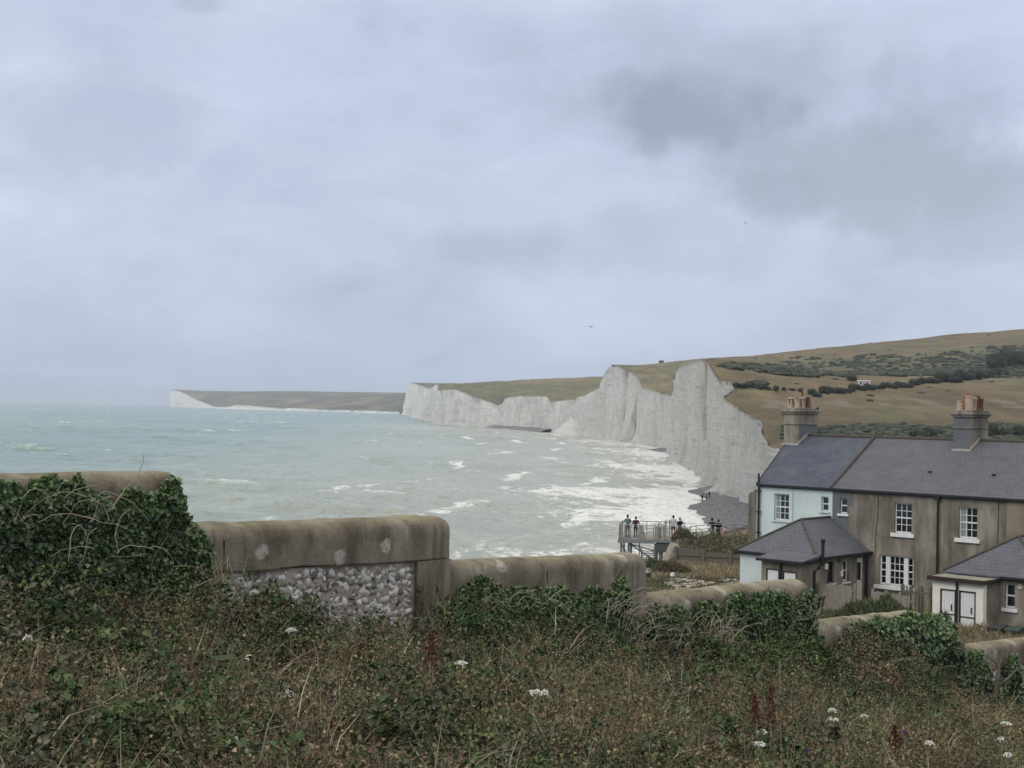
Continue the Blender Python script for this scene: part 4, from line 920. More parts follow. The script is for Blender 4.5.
# ================================================================== PEOPLE
def cloth(name, c, c2=None): return plain(name, srgb(c), srgb(c2 or c), 12, .9, .1)
SKIN = plain('skin', srgb('b98b72'), srgb('a87a62'), 10, .6)
HAIR = plain('dark_hair', srgb('1d1713'), srgb('2a211b'), 30, .6)
def skin_obj(name, joints, edges, mat, parent, sub=1):
    me = bpy.data.meshes.new(name); me.from_pydata([j[0] for j in joints], edges, []); me.materials.append(mat)
    o = bpy.data.objects.new(name, me); C.objects.link(o); o.parent = parent
    sk = o.modifiers.new('skin', 'SKIN'); sk.use_smooth_shade = True
    me.skin_vertices.new() if not me.skin_vertices else None
    lay = me.skin_vertices[0].data
    for i, j in enumerate(joints): r = j[1]; lay[i].radius = (r, r) if not isinstance(r, tuple) else r; lay[i].use_root = (i == 0)
    ss = o.modifiers.new('sub', 'SUBSURF'); ss.levels = sub; ss.render_levels = sub
    return o
def person(x, y, z, rz, label, h=1.72, top='2a2a30', legs='2c2e34', shorts=False, arms='down', hair=HAIR, bend=0, group='people on the viewing path', hood=False, loc_scale=1.0):
    k = h/1.72; o = empty('person', (x,y,z), rz, label, 'person', group)
    fx = lambda yy: yy - 0  # faces local -y
    lean = bend
    hip = (0,0,.92); ch = (0,-.02-lean*.3,1.28); nk = (0,-.03-lean*.42,1.46); hd = (0,-.05-lean*.5,1.60)
    if arms == 'down': el = lambda s:(s*.27,.03-lean*.2,1.12); wr = lambda s:(s*.27,-.06-lean*.2,.88)
    elif arms == 'rail': el = lambda s:(s*.28,-.05-lean*.3,1.17); wr = lambda s:(s*.2,-.32-lean*.3,1.1)
    elif arms == 'face': el = lambda s:(s*.25,-.12,1.16); wr = lambda s:(s*.09,-.24,1.45)
    elif arms == 'fold': el = lambda s:(s*.26,-.06,1.15); wr = lambda s:(-s*.04,-.24,1.18)
    J = [(hip,(.13,.1)),((0,0,1.1),(.12,.09)),(ch,(.15,.1)),((nk[0],nk[1],nk[2]-.04),(.06,.06)),(nk,(.05,.05)),((hd[0],hd[1]-.01,hd[2]-.05),(.068,.075)),((hd[0],hd[1],hd[2]+.06),(.075,.09)),((hd[0],hd[1],hd[2]+.11),(.05,.06)),
         ((hd[0],hd[1]-.115,hd[2]-.01),.014)]
    E_ = [(0,1),(1,2),(2,3),(3,4),(4,5),(5,6),(6,7),(5,8)]
    for s in (-1,1):
        i = len(J); e, w_ = el(s), wr(s); d = (Vector(w_)-Vector(e)).normalized()
        hnd = Vector(w_)+d*.07; J += [((s*.17,ch[1],1.40),.055),(e,.04),(w_,.026),(tuple(hnd),(.02,.036))]; E_ += [(2,i),(i,i+1),(i+1,i+2),(i+2,i+3)]
        sx_ = Vector((1,0,0)) if abs(d.x) < .7 else Vector((0,0,1))
        for q_, (of, ln) in enumerate(((-.027,.065),(-.009,.08),(.009,.075),(.027,.058))):
            kx = len(J); J += [(tuple(hnd+sx_*of+d*.03),.008),(tuple(hnd+sx_*of+d*(.03+ln)+Vector((0,-.01,-.008))),.006)]; E_ += [(i+3,kx),(kx,kx+1)]
        kx = len(J); J += [(tuple(hnd-sx_*s*.03+d*.01+Vector((0,-.015,0))),.009),(tuple(hnd-sx_*s*.045+d*.05+Vector((0,-.02,0))),.007)]; E_ += [(i+3,kx),(kx,kx+1)]
        i = len(J); J += [((s*.09,0,.88),.09),((s*.10,-.01,.50),.055),((s*.10,.02,.10),.036),((s*.10,-.02,.035),.035),((s*.115,-.16,.03),.03)]; E_ += [(0,i),(i,i+1),(i+1,i+2),(i+2,i+3),(i+3,i+4)]
    J = [((p[0]*k,p[1]*k,p[2]*k), (tuple(a*k for a in r) if isinstance(r,tuple) else r*k)) for p, r in J]
    body = skin_obj('body', J, E_, SKIN, o, 1)
    # jacket
    j = [((0,0,.80),(.17,.135)),((0,-.0,1.1),(.155,.12)),(ch,(.18,.13)),((nk[0],nk[1],nk[2]-.05),(.085,.085))]; e2 = [(0,1),(1,2),(2,3)]
    for s in (-1,1):
        i = len(j); e, w_ = Vector(el(s)), Vector(wr(s)); j += [((s*.17,ch[1],1.40),.075),(tuple(e),.06),(tuple(e.lerp(w_,.9)),.045)]; e2 += [(2,i),(i,i+1),(i+1,i+2)]
    j = [((p[0]*k,p[1]*k,p[2]*k), (tuple(a*k for a in r) if isinstance(r,tuple) else r*k)) for p, r in j]
    skin_obj('jacket', j, e2, cloth('jacket_cloth', top), o, 1)
    t = [((0,0,1.02),(.14,.11)),((0,0,.93),(.15,.12))]; e3 = [(0,1)]
    for s in (-1,1):
        i = len(t); t += [((s*.09,0,.84),.105),((s*.10,-.01,.5 if not shorts else .56),.075)]; e3 += [(1,i),(i,i+1)]
        if not shorts: t += [((s*.10,.02,.08),.058)]; e3 += [(i+1,i+2)]
    t = [((p[0]*k,p[1]*k,p[2]*k), (tuple(a*k for a in r) if isinstance(r,tuple) else r*k)) for p, r in t]
    skin_obj('trousers', t, e3, cloth('trouser_cloth', legs), o, 1)
    for s in (-1,1):
        q = MB(); q.box(s*.105*k-.05*k,s*.105*k+.05*k,-.2*k,.07*k,0,.085*k); q.build('shoe', cloth('shoe','22221f'), o, bevel=.03*k)
    hb_ = MB(); prof = [(.001,.145),(.05,.135),(.085,.10),(.102,.05),(.10,.0),(.085,-.05),(.06,-.08)]; n_ = 14; vs = []
    for r_, z_ in prof:
        for a in range(n_):
            an = 2*PI*a/n_; fy = math.sin(an); rr = r_; zz = z_
            if fy < -.35 and z_ < .06: zz = .06+.002*z_; rr = .098
            vs.append(((hd[0]+rr*math.cos(an)*.92)*k, (hd[1]+.015+rr*fy*1.08)*k, (hd[2]+zz)*k))
    hb_.add(vs, [(i*n_+a, i*n_+(a+1)%n_, (i+1)*n_+(a+1)%n_, (i+1)*n_+a) for i in range(6) for a in range(n_)]); hb_.build('hood' if hood else 'hair', cloth('hood_cloth', top) if hood else hair, o, smooth=True)
    return o
def put(px, pyf, D, rz, label, **kw):
    v = P(px, pyf, D); return person(v.x, v.y, v.z, rz, label, **kw)
GP = 'people on the viewing platform'
def deckp(px, D, *a, **kw): x = (px-512)/FP*D; return person(x, D, DZ, *a, **kw)
deckp(630,112.6,R(195),'person in a teal grey jacket at the left end of the platform',top='5d7072',legs='6b675c',arms='rail',group=GP,h=1.8)
deckp(638,112.4,R(160),'person in a dark maroon jacket second from the platform end',top='3a2028',legs='44403c',arms='rail',group=GP,h=1.68)
deckp(675.5,112.6,R(170),'person in a white shirt and shorts near the platform gate',top='a9adb0',legs='6d4a40',shorts=True,arms='down',group=GP,h=1.82)
deckp(682,111.9,R(10),'person in dark clothes holding both hands up to the face',top='25222c',legs='332a33',arms='face',group=GP,h=1.7)
put(712,541,114.6,R(200),'person in a black hooded coat and pale trousers by the path rail',top='131418',legs='8d8880',arms='rail',group=GP,h=1.85,hood=True)
put(718.2,541,115,R(150),'person in black standing close on the right of the pale trousered one',top='111216',legs='1b1c20',arms='fold',group=GP,h=1.75)
put(723,541,114,R(100),'small person in a pink top leaning by the path rail',top='b58a90',legs='8c7479',arms='rail',bend=.5,group=GP,h=1.2)
for i,(px,D,t,lg,lb) in enumerate(((704,296,'3b3b42','26262a','person in dark clothes on the shingle, leftmost of three at the cliff foot'),(708,300,'55525a','2c2c31','person in grey on the shingle, middle one of three at the cliff foot'),(711,306,'3a3d45','2a2b30','person in blue grey on the shingle, nearest the cliff of three'))):
    x=(px-512)/FP*D; person(x,D,1.0,R(30+80*i),lb,top=t,legs=lg,group='people on the beach')
# ================================================================== BIRDS
def gull(px,py,D,span,rz,label,roll=.3):
    v = P(px,py,D); o = empty('gull', tuple(v), rz, label, 'bird', 'birds in the sky'); o.rotation_euler=(roll,0.1,rz)
    b = MB(); b.lathe([(0,-.28),(.035,-.22),(.06,-.08),(.055,.06),(.03,.2),(.02,.26),(0,.3)],8); q = b.build('body', plain('gull_body',srgb('5c5f66'),srgb('4b4e55'),9,.8), o, smooth=True); q.rotation_euler=(R(90),0,0)
    h = MB(); h.add([(-.05,-.25,.0),(.05,-.25,0),(.07,-.42,0),(-.07,-.42,0),(0,-.3,.02)],[(0,1,4),(1,2,4),(2,3,4),(3,0,4),(0,3,2,1)]); h.build('tail', plain('gull_tail',srgb('8b8e94'),srgb('777'+'a80'),9,.8), o)
    bk = MB(); bk.add([(-.012,.3,0),(.012,.3,0),(0,.38,-.01),(0,.3,.02)],[(0,1,2),(1,3,2),(3,0,2),(0,3,1)]); bk.build('beak', M['potorange'], o)
    for s in (-1,1):
        w_ = MB(); w_.hexa([(0,-.09,0),(0,.09,0),(s*span*.22,.12,.1),(s*span*.22,-.06,.1)],[(0,-.08,.025),(0,.08,.025),(s*span*.22,.11,.115),(s*span*.22,-.05,.115)])
        w_.add([(s*span*.22,.12,.1),(s*span*.22,-.06,.1),(s*span*.5,-.06,.0),(s*span*.22,.11,.115),(s*span*.22,-.05,.115),(s*span*.5,-.05,.005)],[(0,1,2),(5,4,3),(0,2,5,3),(2,1,4,5)]); w_.build('wing', plain('gull_wing',srgb('3c3f46'),srgb('2e3137'),9,.8), o)
gull(590.5,327,290,1.9,R(40),'gull above the far cliffs, the largest of the three birds',.7)
gull(745.5,223,420,1.9,R(100),'tiny dark bird high in the cloud, the topmost of the three',.4)
gull(803,286,420,1.8,R(10),'tiny bird between the cloud and the brown hill at right',.2)
# ================================================================== FOLIAGE TOOLS
def unit(a): return a/np.maximum(1e-6, np.linalg.norm(a, axis=1, keepdims=True))
def leaves(P_, ax, nr, ln, wd, col, fold=.25):
    """kite leaves: P_ base points, ax leaf axis, nr normal"""
    n_ = len(P_); ax = unit(ax); sd = unit(np.cross(ax, nr)); nr = np.cross(sd, ax); ln = ln.reshape(-1,1); wd = wd.reshape(-1,1)
    mid = P_+ax*ln*.42
    V = np.stack([P_, mid-sd*wd*.5+nr*wd*fold, P_+ax*ln-nr*ln*.12, mid+sd*wd*.5+nr*wd*fold], 1).reshape(-1,3)
    k = np.arange(n_)[:,None]*4; F = np.concatenate([k+np.array([0,1,2]), k+np.array([0,2,3])], 0)
    return V, F, np.repeat(col, 4, axis=0)
def blades(P_, d, ln, wd, bend, col):
    """grass blades / thin stems; d: lean direction (unit, mostly up)"""
    n_ = len(P_); ln = ln.reshape(-1,1); wd = wd.reshape(-1,1); d = unit(d); up = np.zeros_like(d); up[:,0] = 1
    a = RNG.uniform(0, 2*PI, n_); sd = np.stack([np.cos(a), np.sin(a), np.zeros(n_)], 1)
    h = d.copy(); h[:,2] = 0; m_ = P_+d*ln*.55; t_ = P_+d*ln+h*ln*bend.reshape(-1,1); t_[:,2] -= (ln*bend.reshape(-1,1)*.35)[:,0]
    V = np.stack([P_-sd*wd*.5, P_+sd*wd*.5, m_-sd*wd*.4, m_+sd*wd*.4, t_], 1).reshape(-1,3)
    k = np.arange(n_)[:,None]*5; F = np.concatenate([k+np.array([0,1,3]), k+np.array([0,3,2]), k+np.array([2,3,4])], 0)
    return V, F, np.repeat(col, 5, axis=0)
class Cloud:
    def __init__(s): s.V=[]; s.F=[]; s.C=[]; s.k=0
    def add(s, t):
        V,F,C_ = t; s.V.append(V); s.F.append(F+s.k); s.C.append(C_); s.k += len(V)
    def build(s, name, mat, parent=None): return np_mesh(name, np.concatenate(s.V), np.concatenate(s.F), mat, parent, np.concatenate(s.C))
def rdir(n_, up=0.0, spread=1.0):
    v = RNG.normal(size=(n_,3))*spread; v[:,2] += up; return unit(v)
def pal(n_, cols, jit=.25):
    cols = np.array(cols); c = cols[RNG.integers(0,len(cols),n_)]; return c*(1+RNG.uniform(-jit,jit,(n_,1)))
G_BR = [(.055,.095,.034),(.075,.115,.042),(.042,.070,.030),(.10,.13,.05),(.07,.09,.045)]
G_IVY = [(.032,.060,.025),(.046,.082,.032),(.026,.046,.021),(.075,.125,.042),(.06,.085,.045)]
G_DULL = [(.085,.09,.055),(.10,.10,.065),(.07,.075,.05),(.11,.10,.07)]
G_DRY = [(.19,.145,.08),(.14,.10,.06),(.26,.20,.12),(.10,.065,.042),(.17,.15,.085),(.12,.12,.06)]
G_STRAW = [(.30,.25,.16),(.24,.20,.12),(.20,.17,.10),(.36,.30,.20)]
G_GRASS = [(.10,.13,.05),(.14,.15,.07),(.17,.16,.09)]
TOPX = [-200,0,100,170,200,240,270,300,345,400,430,452,470,520,600,640,670,690,720,760,800,830,870,900,925,945,960,985,1010,1060,1250]
TOPY = [592,592,597,602,590,584,592,602,614,620,607,603,596,606,618,626,640,644,640,634,632,630,632,634,640,648,668,706,716,716,710]
def vbase(x, y): return plane_z(x,y) + .30 + .16*fbm(x*.9,y*.9,3) + .12*fbm(x*2.6,y*2.6,5)
def canopy(px, D):
    """height of the plant canopy (relative to the eye) at a bearing and distance"""
    x = (px-512)/FP*D; Dw = wD(px); v = vbase(x, D)
    top = P(px, interp(px,TOPX,TOPY), Dw).z-EYE
    k = sm((D-(Dw-2.6))/2.3)
    return lerp(v, top, k) + k*.10*fbm(x*2.2,D*2.2,8)
def sample_px(n_, p0, p1, Dn=4.2, Df=-.15, p=1.0):
    px = RNG.uniform(p0,p1,n_); D = np.array([1/lerp(1/(wD(a)+Df), 1/Dn, u**p) for a, u in zip(px, RNG.uniform(0,1,n_))]); return px, D
# ---- brambles and low herbs: one ground cover
bush_px = (688, 962)
def bramble_canes(cl, roots, h, palette, nl=9, lsz=.035, L=(.35,.9)):
    for (x,y,z), hh in zip(roots, h):
        a = random.uniform(0,2*PI); d = np.array([math.cos(a), math.sin(a), 0]); Lc = random.uniform(*L); t = np.linspace(.25,1,nl)
        pts_ = np.array([x,y,z])+np.outer(t*Lc*.6, d)+np.outer(np.sin(t*PI*.62)*hh, [0,0,1])
        P3 = np.repeat(pts_,3,axis=0)+RNG.normal(scale=.012,size=(nl*3,3)); n_ = len(P3)
        c = pal(n_, [palette[random.randrange(len(palette))]], .3)
        s = RNG.uniform(.6,1.25,n_)*lsz
        cl.add(leaves(P3, rdir(n_,.15), rdir(n_,1.1,.6), s, s*.7, c))
        if random.random() < .35:
            q = pts_; cl.add(blades(q[:-1], q[1:]-q[:-1], np.linalg.norm(q[1:]-q[:-1],axis=1)*1.05, np.full(nl-1,.004), np.zeros(nl-1), pal(nl-1,[(.12,.07,.05),(.10,.11,.06)])))
def cover_kind(px, py, x, y):
    """0 green bramble .. 1 dry brown weed"""
    b = .56+1.25*fbm(x*1.0,y*1.0,12)
    if py > 640: b += .14
    if 190 < px < 470 and py > 640: b += .16
    if px > 850 and py > 720: b += .25
    if py < 640: b -= .3
    if px < 160 and py > 725: b -= .35
    if 600 < px < 720 and 650 < py < 700: b -= .2
    if 430 < px < 560 and py > 735: b -= .25
    return b
def pyof(px, D, z): return 384 - FP*math.tan(math.atan2(z, D)-_p) + .0175*(px-512)
cl_g = Cloud(); cl_d = Cloud(); cl_s = Cloud()
N = 12000
px_, D_ = sample_px(N, -170, 1190)
for a, D in zip(px_, D_):
    x = (a-512)/FP*D; v = canopy(a, D); g = G(x,D); hh = max(.12, v-g); py = pyof(a, D, v); b = cover_kind(a, py, x, D)
    r = random.random(); z0 = g+EYE
    if r > b+.12:
        pl = G_BR if random.random() > .3 else G_DULL
        near_b = bush_px[0] < a < bush_px[1] and D > wD(a)-3.2
        if near_b and random.random() < .6: continue
        m_ = random.randint(1,2)
        bramble_canes(cl_g, [(x+random.gauss(0,.08), D+random.gauss(0,.08), z0+hh*random.uniform(.0,.55)) for _ in range(m_)], [hh*random.uniform(.4,.95) for _ in range(m_)], pl, 10, random.choice([random.uniform(.018,.032),random.uniform(.022,.038),random.uniform(.035,.055)])*(1 if D > 7 else .85), (.25,.75))
    elif random.random() < .5:
        # dead upright weed with many tiny seed capsules
        ns = random.randint(4,9); base = np.array([[x+random.gauss(0,.05), D+random.gauss(0,.05), z0+hh*.2] for _ in range(ns)]); dr = rdir(ns, 2.6, .6); ln = np.array([hh*random.uniform(.75,1.15) for _ in range(ns)])
        pc = random.choice([G_DRY,G_DRY,G_DULL,G_GRASS,[(.26,.21,.12),(.20,.17,.09)],[(.12,.07,.05),(.15,.09,.06)]])
        cl_d.add(blades(base, dr, ln, np.full(ns,.004), np.full(ns,.05), pal(ns,pc)))
        q = 16; t = RNG.uniform(.35,1.02,(ns,q,1)); pp = (base[:,None,:]+dr[:,None,:]*(ln[:,None,None]*t)).reshape(-1,3)+RNG.normal(scale=.022,size=(ns*q,3))
        s = RNG.uniform(.008,.030,ns*q); cl_d.add(leaves(pp, rdir(ns*q,.5), rdir(ns*q,.6), s, s*.75, pal(ns*q,pc,.35)))
    else:
        ns = random.randint(12,26); base = np.array([[x,D,z0+hh*.1]])+RNG.normal(scale=.04,size=(ns,3))*[1,1,.3]; dr = rdir(ns, 1.9, .75); ln = RNG.uniform(.6,1.6,ns)*hh
        cl_s.add(blades(base, dr, ln, RNG.uniform(.004,.008,ns), RNG.uniform(.0,.9,ns), pal(ns, random.choice([G_STRAW,G_STRAW+G_DRY,G_GRASS,G_GRASS+G_DULL,G_DRY]))))
# low leaf litter that closes the gaps between the stems
N = 1100; px_, D_ = sample_px(N, -170, 1190)   # pale dead stalks leaning out of the plants
for a, D in zip(px_, D_):
    x = (a-512)/FP*D; v = canopy(a, D); L_ = random.uniform(.15,.5); ns = random.randint(1,3)
    cl_s.add(blades(np.array([[x,D,EYE+v-.12]]*ns)+RNG.normal(scale=.02,size=(ns,3)), rdir(ns,1.1,.8), np.full(ns,L_), np.full(ns,random.uniform(.005,.010)), RNG.uniform(0,.6,ns), pal(ns,[(.34,.28,.19),(.26,.20,.14),(.18,.14,.10),(.40,.35,.25)])))
N = 46000; px_, D_ = sample_px(N, -170, 1190)
pts = []; cc = []
for a, D in zip(px_, D_):
    x = (a-512)/FP*D; v = canopy(a, D); g = G(x,D); u = random.random(); pts.append((x, D, EYE+lerp(g, v, .05+.68*(1-u*u)))); 
    b = cover_kind(a, pyof(a,D,v), x, D); pl = G_DRY if random.random() < b else (G_BR if random.random() < .7 else G_DULL); cc.append(pl[random.randrange(len(pl))])
pts = np.array(pts); cc = np.array(cc)*(1+RNG.uniform(-.3,.3,(N,1))); s = RNG.uniform(.014,.036,N)
cl_g.add(leaves(pts, rdir(N,.1), rdir(N,1,.7), s, s*.65, cc))
o = cl_g.build('bramble_undergrowth', M['leaf']); tag(o,'low green and dull brambles covering the bank in the foreground','undergrowth',kind='stuff')
o = cl_d.build('dry_weeds', M['leaf']); tag(o,'dead brown weeds with tiny seed heads standing among the brambles','weeds',kind='stuff')
o = cl_s.build('rough_grass', M['leaf']); tag(o,'straw coloured and green rough grass blades on the bank','grass',kind='stuff')
# ---- bramble bushes against the walls
def bush(name, label, p0, p1, depth, palette, n_, lsz, brown=0.0, cat='bush', group=None, up=0.0, h0=.25):
    cx_ = (p0+p1)/2; Dc = wD(cx_)-depth*.5; c = ((cx_-512)/FP*Dc, Dc, EYE+G((cx_-512)/FP*Dc,Dc)); e = empty(name, c, 0, label, cat, group)
    cl = Cloud(); pts=[]; cols=[]
    for _ in range(n_):
        a = random.uniform(p0,p1); Dw = wD(a); D = Dw-depth*random.random()**1.1; x = (a-512)/FP*D
        edge = sm(min(a-p0,p1-a)/28); v = canopy(a,D)+up*edge+.16*fbm(x*1.6,D*1.6,31)+.08*fbm(x*5,D*5,7)-(1-edge)*.25
        g = G(x,D); u = random.random(); z = lerp(v,g,min(1,abs(random.gauss(0,.22))))
        pts.append((x-c[0],D-c[1],z+EYE-c[2])); dull = fbm(x*1.1,D*1.1,17)+brown; pl = palette if dull < .32 else G_DRY+G_DULL; cols.append(pl[random.randrange(len(pl))])
    pts = np.array(pts); cols = np.array(cols)*(1+RNG.uniform(-.3,.35,(n_,1))); s = RNG.uniform(.6,1.3,n_)*lsz
    cl.add(leaves(pts, rdir(n_,.1), rdir(n_,1.0,.75), s, s*.72, cols)); cl.build('foliage', M['leaf'], e)
    st = MB()
    for _ in range(26):
        a = random.uniform(p0+8,p1-8); D = wD(a)-depth*random.uniform(.1,.9); x = (a-512)/FP*D; v = canopy(a,D)+up; g = G(x,D); q = [Vector((x-c[0],D-c[1],g+EYE-c[2]))]; dd = Vector((random.gauss(0,.5),random.gauss(0,.5),1)).normalized()
        L_ = (v-g)*random.uniform(.9,1.3)
        for i in range(6): dd = (dd+Vector((random.gauss(0,.25),random.gauss(0,.25),-.12))).normalized(); q.append(q[-1]+dd*L_/6)
        st.tube(q, [.007,.006,.005,.005,.004,.003,.002], 4, False)
    st.build('canes', M['deadtwig'], e)
    return e
bush('bramble_bush','bright green bramble bush at the foot of the ivy topped wall',684,842,2.6,G_BR+[(.07,.11,.035)],26000,.036,-.12,group='bramble bushes against the wall',up=.02)
bush('bramble_bush','dull brown green bramble thicket burying the low wall section',826,968,3.0,G_BR+G_DULL,26000,.032,.18,group='bramble bushes against the wall',up=.10)
bush('wall_shrub','dark green shrub under the flintwork wall at left centre',232,330,1.5,G_BR,9000,.034,.0,cat='shrub',group='shrubs at the wall foot',up=.03)
bush('wall_shrub','dark shrub at the foot of the middle wall, left of its pier',440,650,1.3,G_IVY,14000,.034,.05,cat='shrub',group='shrubs at the wall foot',up=.0)
# ---- ivy
def ivy(label, spans, n_, twigs, lsz=.036, thick=.065, jag=9, seed=0, stems=True, overhang=None):
    """spans: [(px, top, bottom, cover 0..1)]; placed on the wall plane, standing off it"""
    xs=[s_[0] for s_ in spans]; tp=[s_[1] for s_ in spans]; bt=[s_[2] for s_ in spans]; cv=[s_[3] for s_ in spans]
    c = P(xs[0], bt[0], wD(xs[0])-.1); e = empty('ivy', tuple(c), 0, label, 'ivy', 'ivy on the garden walls')
    pts=[]; cols=[]; nr=[]; tries=0
    area = sum((b-a)*((bt[i]-tp[i])+(bt[i+1]-tp[i+1]))/2 for i,(a,b) in enumerate(zip(xs,xs[1:])))
    while len(pts) < n_ and tries < n_*8:
        tries += 1
        px = random.uniform(xs[0],xs[-1]); t = interp(px,xs,tp); b = interp(px,xs,bt); py = random.uniform(t-14,b); k = interp(px,xs,cv)
        j = jag*1.5*fbm(px*.055,seed,1,4)+jag*.8*nz(px*.16,seed+3,0)
        if py < t+j+jag*.4: continue
        if k < 1 and py < b-14:
            gap = fbm(px*.06,py*.018,seed+5)*.9+.5
            if gap > k+.35*((py-t)/max(1,b-t)): continue
        p = P(px,py,wD(px)); d = thick*(.25+.75*random.random())*(1+.7*fbm(px*.035,py*.035,seed))*min(1,.35+(py-t)/45)
        v = p+Wn*(d+.02); pts.append(tuple(v-c)); tone = fbm(px*.03,py*.03,seed+9)
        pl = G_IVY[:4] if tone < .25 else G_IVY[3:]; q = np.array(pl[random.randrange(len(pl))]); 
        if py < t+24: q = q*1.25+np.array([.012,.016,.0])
        cols.append(q)
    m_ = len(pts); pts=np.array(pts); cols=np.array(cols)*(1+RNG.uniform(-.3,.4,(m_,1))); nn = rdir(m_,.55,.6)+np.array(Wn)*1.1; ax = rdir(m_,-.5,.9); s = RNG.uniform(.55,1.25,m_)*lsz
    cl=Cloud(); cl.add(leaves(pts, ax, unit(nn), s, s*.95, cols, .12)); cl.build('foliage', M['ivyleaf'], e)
    tw = MB()
    for (a,b_,c_,d_,k) in twigs:
        for _ in range(k):
            p0 = P(random.uniform(a,b_),random.uniform(c_,d_),wD((a+b_)/2)) + Wn*random.uniform(.14,.26); q=[p0-c]; dd = (Wd*random.gauss(0,.8)+Vector((0,0,random.uniform(.1,1)))+Wn*random.uniform(0,.3)).normalized(); L_=random.uniform(.15,.5)
            for i in range(8): dd=(dd+Wd*random.gauss(0,.28)+Vector((0,0,random.gauss(-.17,.2)))+Wn*random.gauss(0,.06)).normalized(); q.append(q[-1]+dd*L_/8)
            r0 = random.uniform(.002,.0045); tw.tube(q, [lerp(r0,r0*.4,i/8) for i in range(9)], 4, False)
    if twigs: tw.build('bare_stems', M['deadtwig'], e)
    return e
ivy('dense dark ivy covering most of the tallest wall at far left',[(-40,478,625,1),(20,480,625,.95),(45,474,625,1.2),(80,476,625,1.2),(92,492,625,1),(112,500,625,.75),(125,484,625,.8),(150,492,625,.75),(156,486,625,1.0),(163,478,625,1.1),(176,480,625,1.2),(184,512,630,1.2),(196,524,630,1.2),(205,534,630,1.1),(210,560,625,1)],34000,[(42,98,492,535,14),(75,110,500,560,5),(110,175,530,600,9),(0,60,500,560,6)],seed=1,jag=7)
ivy('ivy fringe with tangled bare stems under the coping of the middle wall',[(452,606,640,.9),(466,572,645,.7),(490,578,650,.75),(520,588,652,1.1),(560,584,655,1),(600,590,655,1.1),(612,572,655,1),(622,575,655,1.1),(630,604,655,.9),(636,640,655,.8)],24000,[(470,500,590,625,14),(520,560,595,640,24),(575,630,596,650,110),(600,680,620,690,60)],seed=2,jag=9)
ivy('upright ivy tufts growing over the cap of the wall before the blue cottage',[(640,604,665,1),(660,602,665,.9),(690,606,668,.55),(702,598,668,.8),(722,602,668,.75),(735,592,668,1),(760,588,668,1),(780,590,665,1.1),(798,586,662,1.1),(812,588,655,1)],26000,[(640,720,618,675,110),(700,722,618,650,40),(770,812,605,640,16)],seed=3,jag=10,lsz=.042)
ivy('bushy ivy mound on the end of the low bramble covered wall section',[(845,624,650,.9),(868,614,650,1),(890,616,655,1.1),(905,611,660,1.1),(925,611,665,1.1),(940,618,670,1),(948,632,672,.9)],9000,[(880,940,620,650,8)],seed=4,jag=5,lsz=.055,thick=.3)
ivy('ivy hanging beside a bare grey stem on the wall at the right edge',[(945,656,740,1),(955,650,745,1),(978,650,745,1.1),(986,662,745,.9),(992,690,745,.6),(1003,680,740,.6),(1006,652,740,1),(1014,650,735,1),(1018,670,730,.8)],9000,[(960,1010,665,740,24)],seed=5,jag=7,lsz=.055)
# dead grass hanging at the flint wall, grey stump
def tuft(label, px, py, n_, L_, name='dead_grass_tuft'):
    c = P(px,py,wD(px)-.25); e = Cloud(); b = np.zeros((n_,3))+RNG.normal(scale=.05,size=(n_,3)); e.add(blades(b, rdir(n_,.5,.9), RNG.uniform(.5,1.2,n_)*L_, np.full(n_,.004), RNG.uniform(.3,1.2,n_), pal(n_,G_STRAW)))
    o = e.build(name, M['leaf']); o.location = c; tag(o,label,'grass tuft','dead grass tufts on the walls')
tuft('dead straw tuft at the left end of the bare flintwork',218,582,160,.22); tuft('dead straw tuft low on the wall just right of the tall pier',468,612,110,.16); tuft('withered stems hanging on the wall left of the ivy tufts',708,640,170,.3)
stp = MB()
for (a,b_,c_,d_) in ((990,735,1000,668),(996,700,1004,650),(1000,685,1018,668),(992,715,980,690),(999,672,985,655)):
    p0=P(a,b_,wD(a)-.45); p1=P(c_,d_,wD(a)-.5); mid=p0.lerp(p1,.5)+Vector((random.gauss(0,.04),0,random.gauss(0,.03))); stp.tube([p0,mid,p1],[.028,.02,.008],6)
so_=stp.build('dead_shrub', M['bark']); tag(so_,'bare grey branching stem in front of the wall at the right edge','dead shrub')
# ---- docks, umbels and knapweed
def on_canopy(px, py): return max(4.2, _on_canopy(px, py)-.35)
def _on_canopy(px, py):
    D = 4.3
    while D < wD(px)-.2:
        z = P(px,py,D).z-EYE
        if canopy(px,D) >= z: break
        D += .05
    return D
def dock(px, y0, y1, label):
    D = on_canopy(px, y1); a = P(px,y1,D); b = P(px+random.uniform(-4,2),y0,D); e = empty('dock_plant', tuple(a-Vector((0,0,.3))), 0, label, 'weed', 'rust coloured docks')
    o_ = a-Vector((0,0,.3)); q = MB(); q.tube([Vector((0,0,0)),a-o_,b-o_],[.006,.005,.003],5); q.build('stem', M['deadtwig'], e)
    n_ = 420; t = RNG.uniform(.1,1.0,n_); pts = np.array(a-o_)+np.outer(t,np.array(b-a))+RNG.normal(scale=1,size=(n_,3))*(.022*(1.15-t))[:,None]; s = RNG.uniform(.008,.017,n_)
    cl = Cloud(); cl.add(leaves(pts, rdir(n_), rdir(n_), s, s, pal(n_,[(.11,.035,.022),(.08,.025,.018),(.14,.055,.035)],.3))); cl.build('seed_spike', M['leaf'], e)
dock(430,632,666,'rust brown dock spike below the tall pier'); dock(771,684,732,'tallest rust brown dock spike in front of the green bramble bush'); dock(757,694,724,'shorter dock spike just left of the tallest one'); dock(893,726,750,'small dark dock spike below the brown bramble thicket')
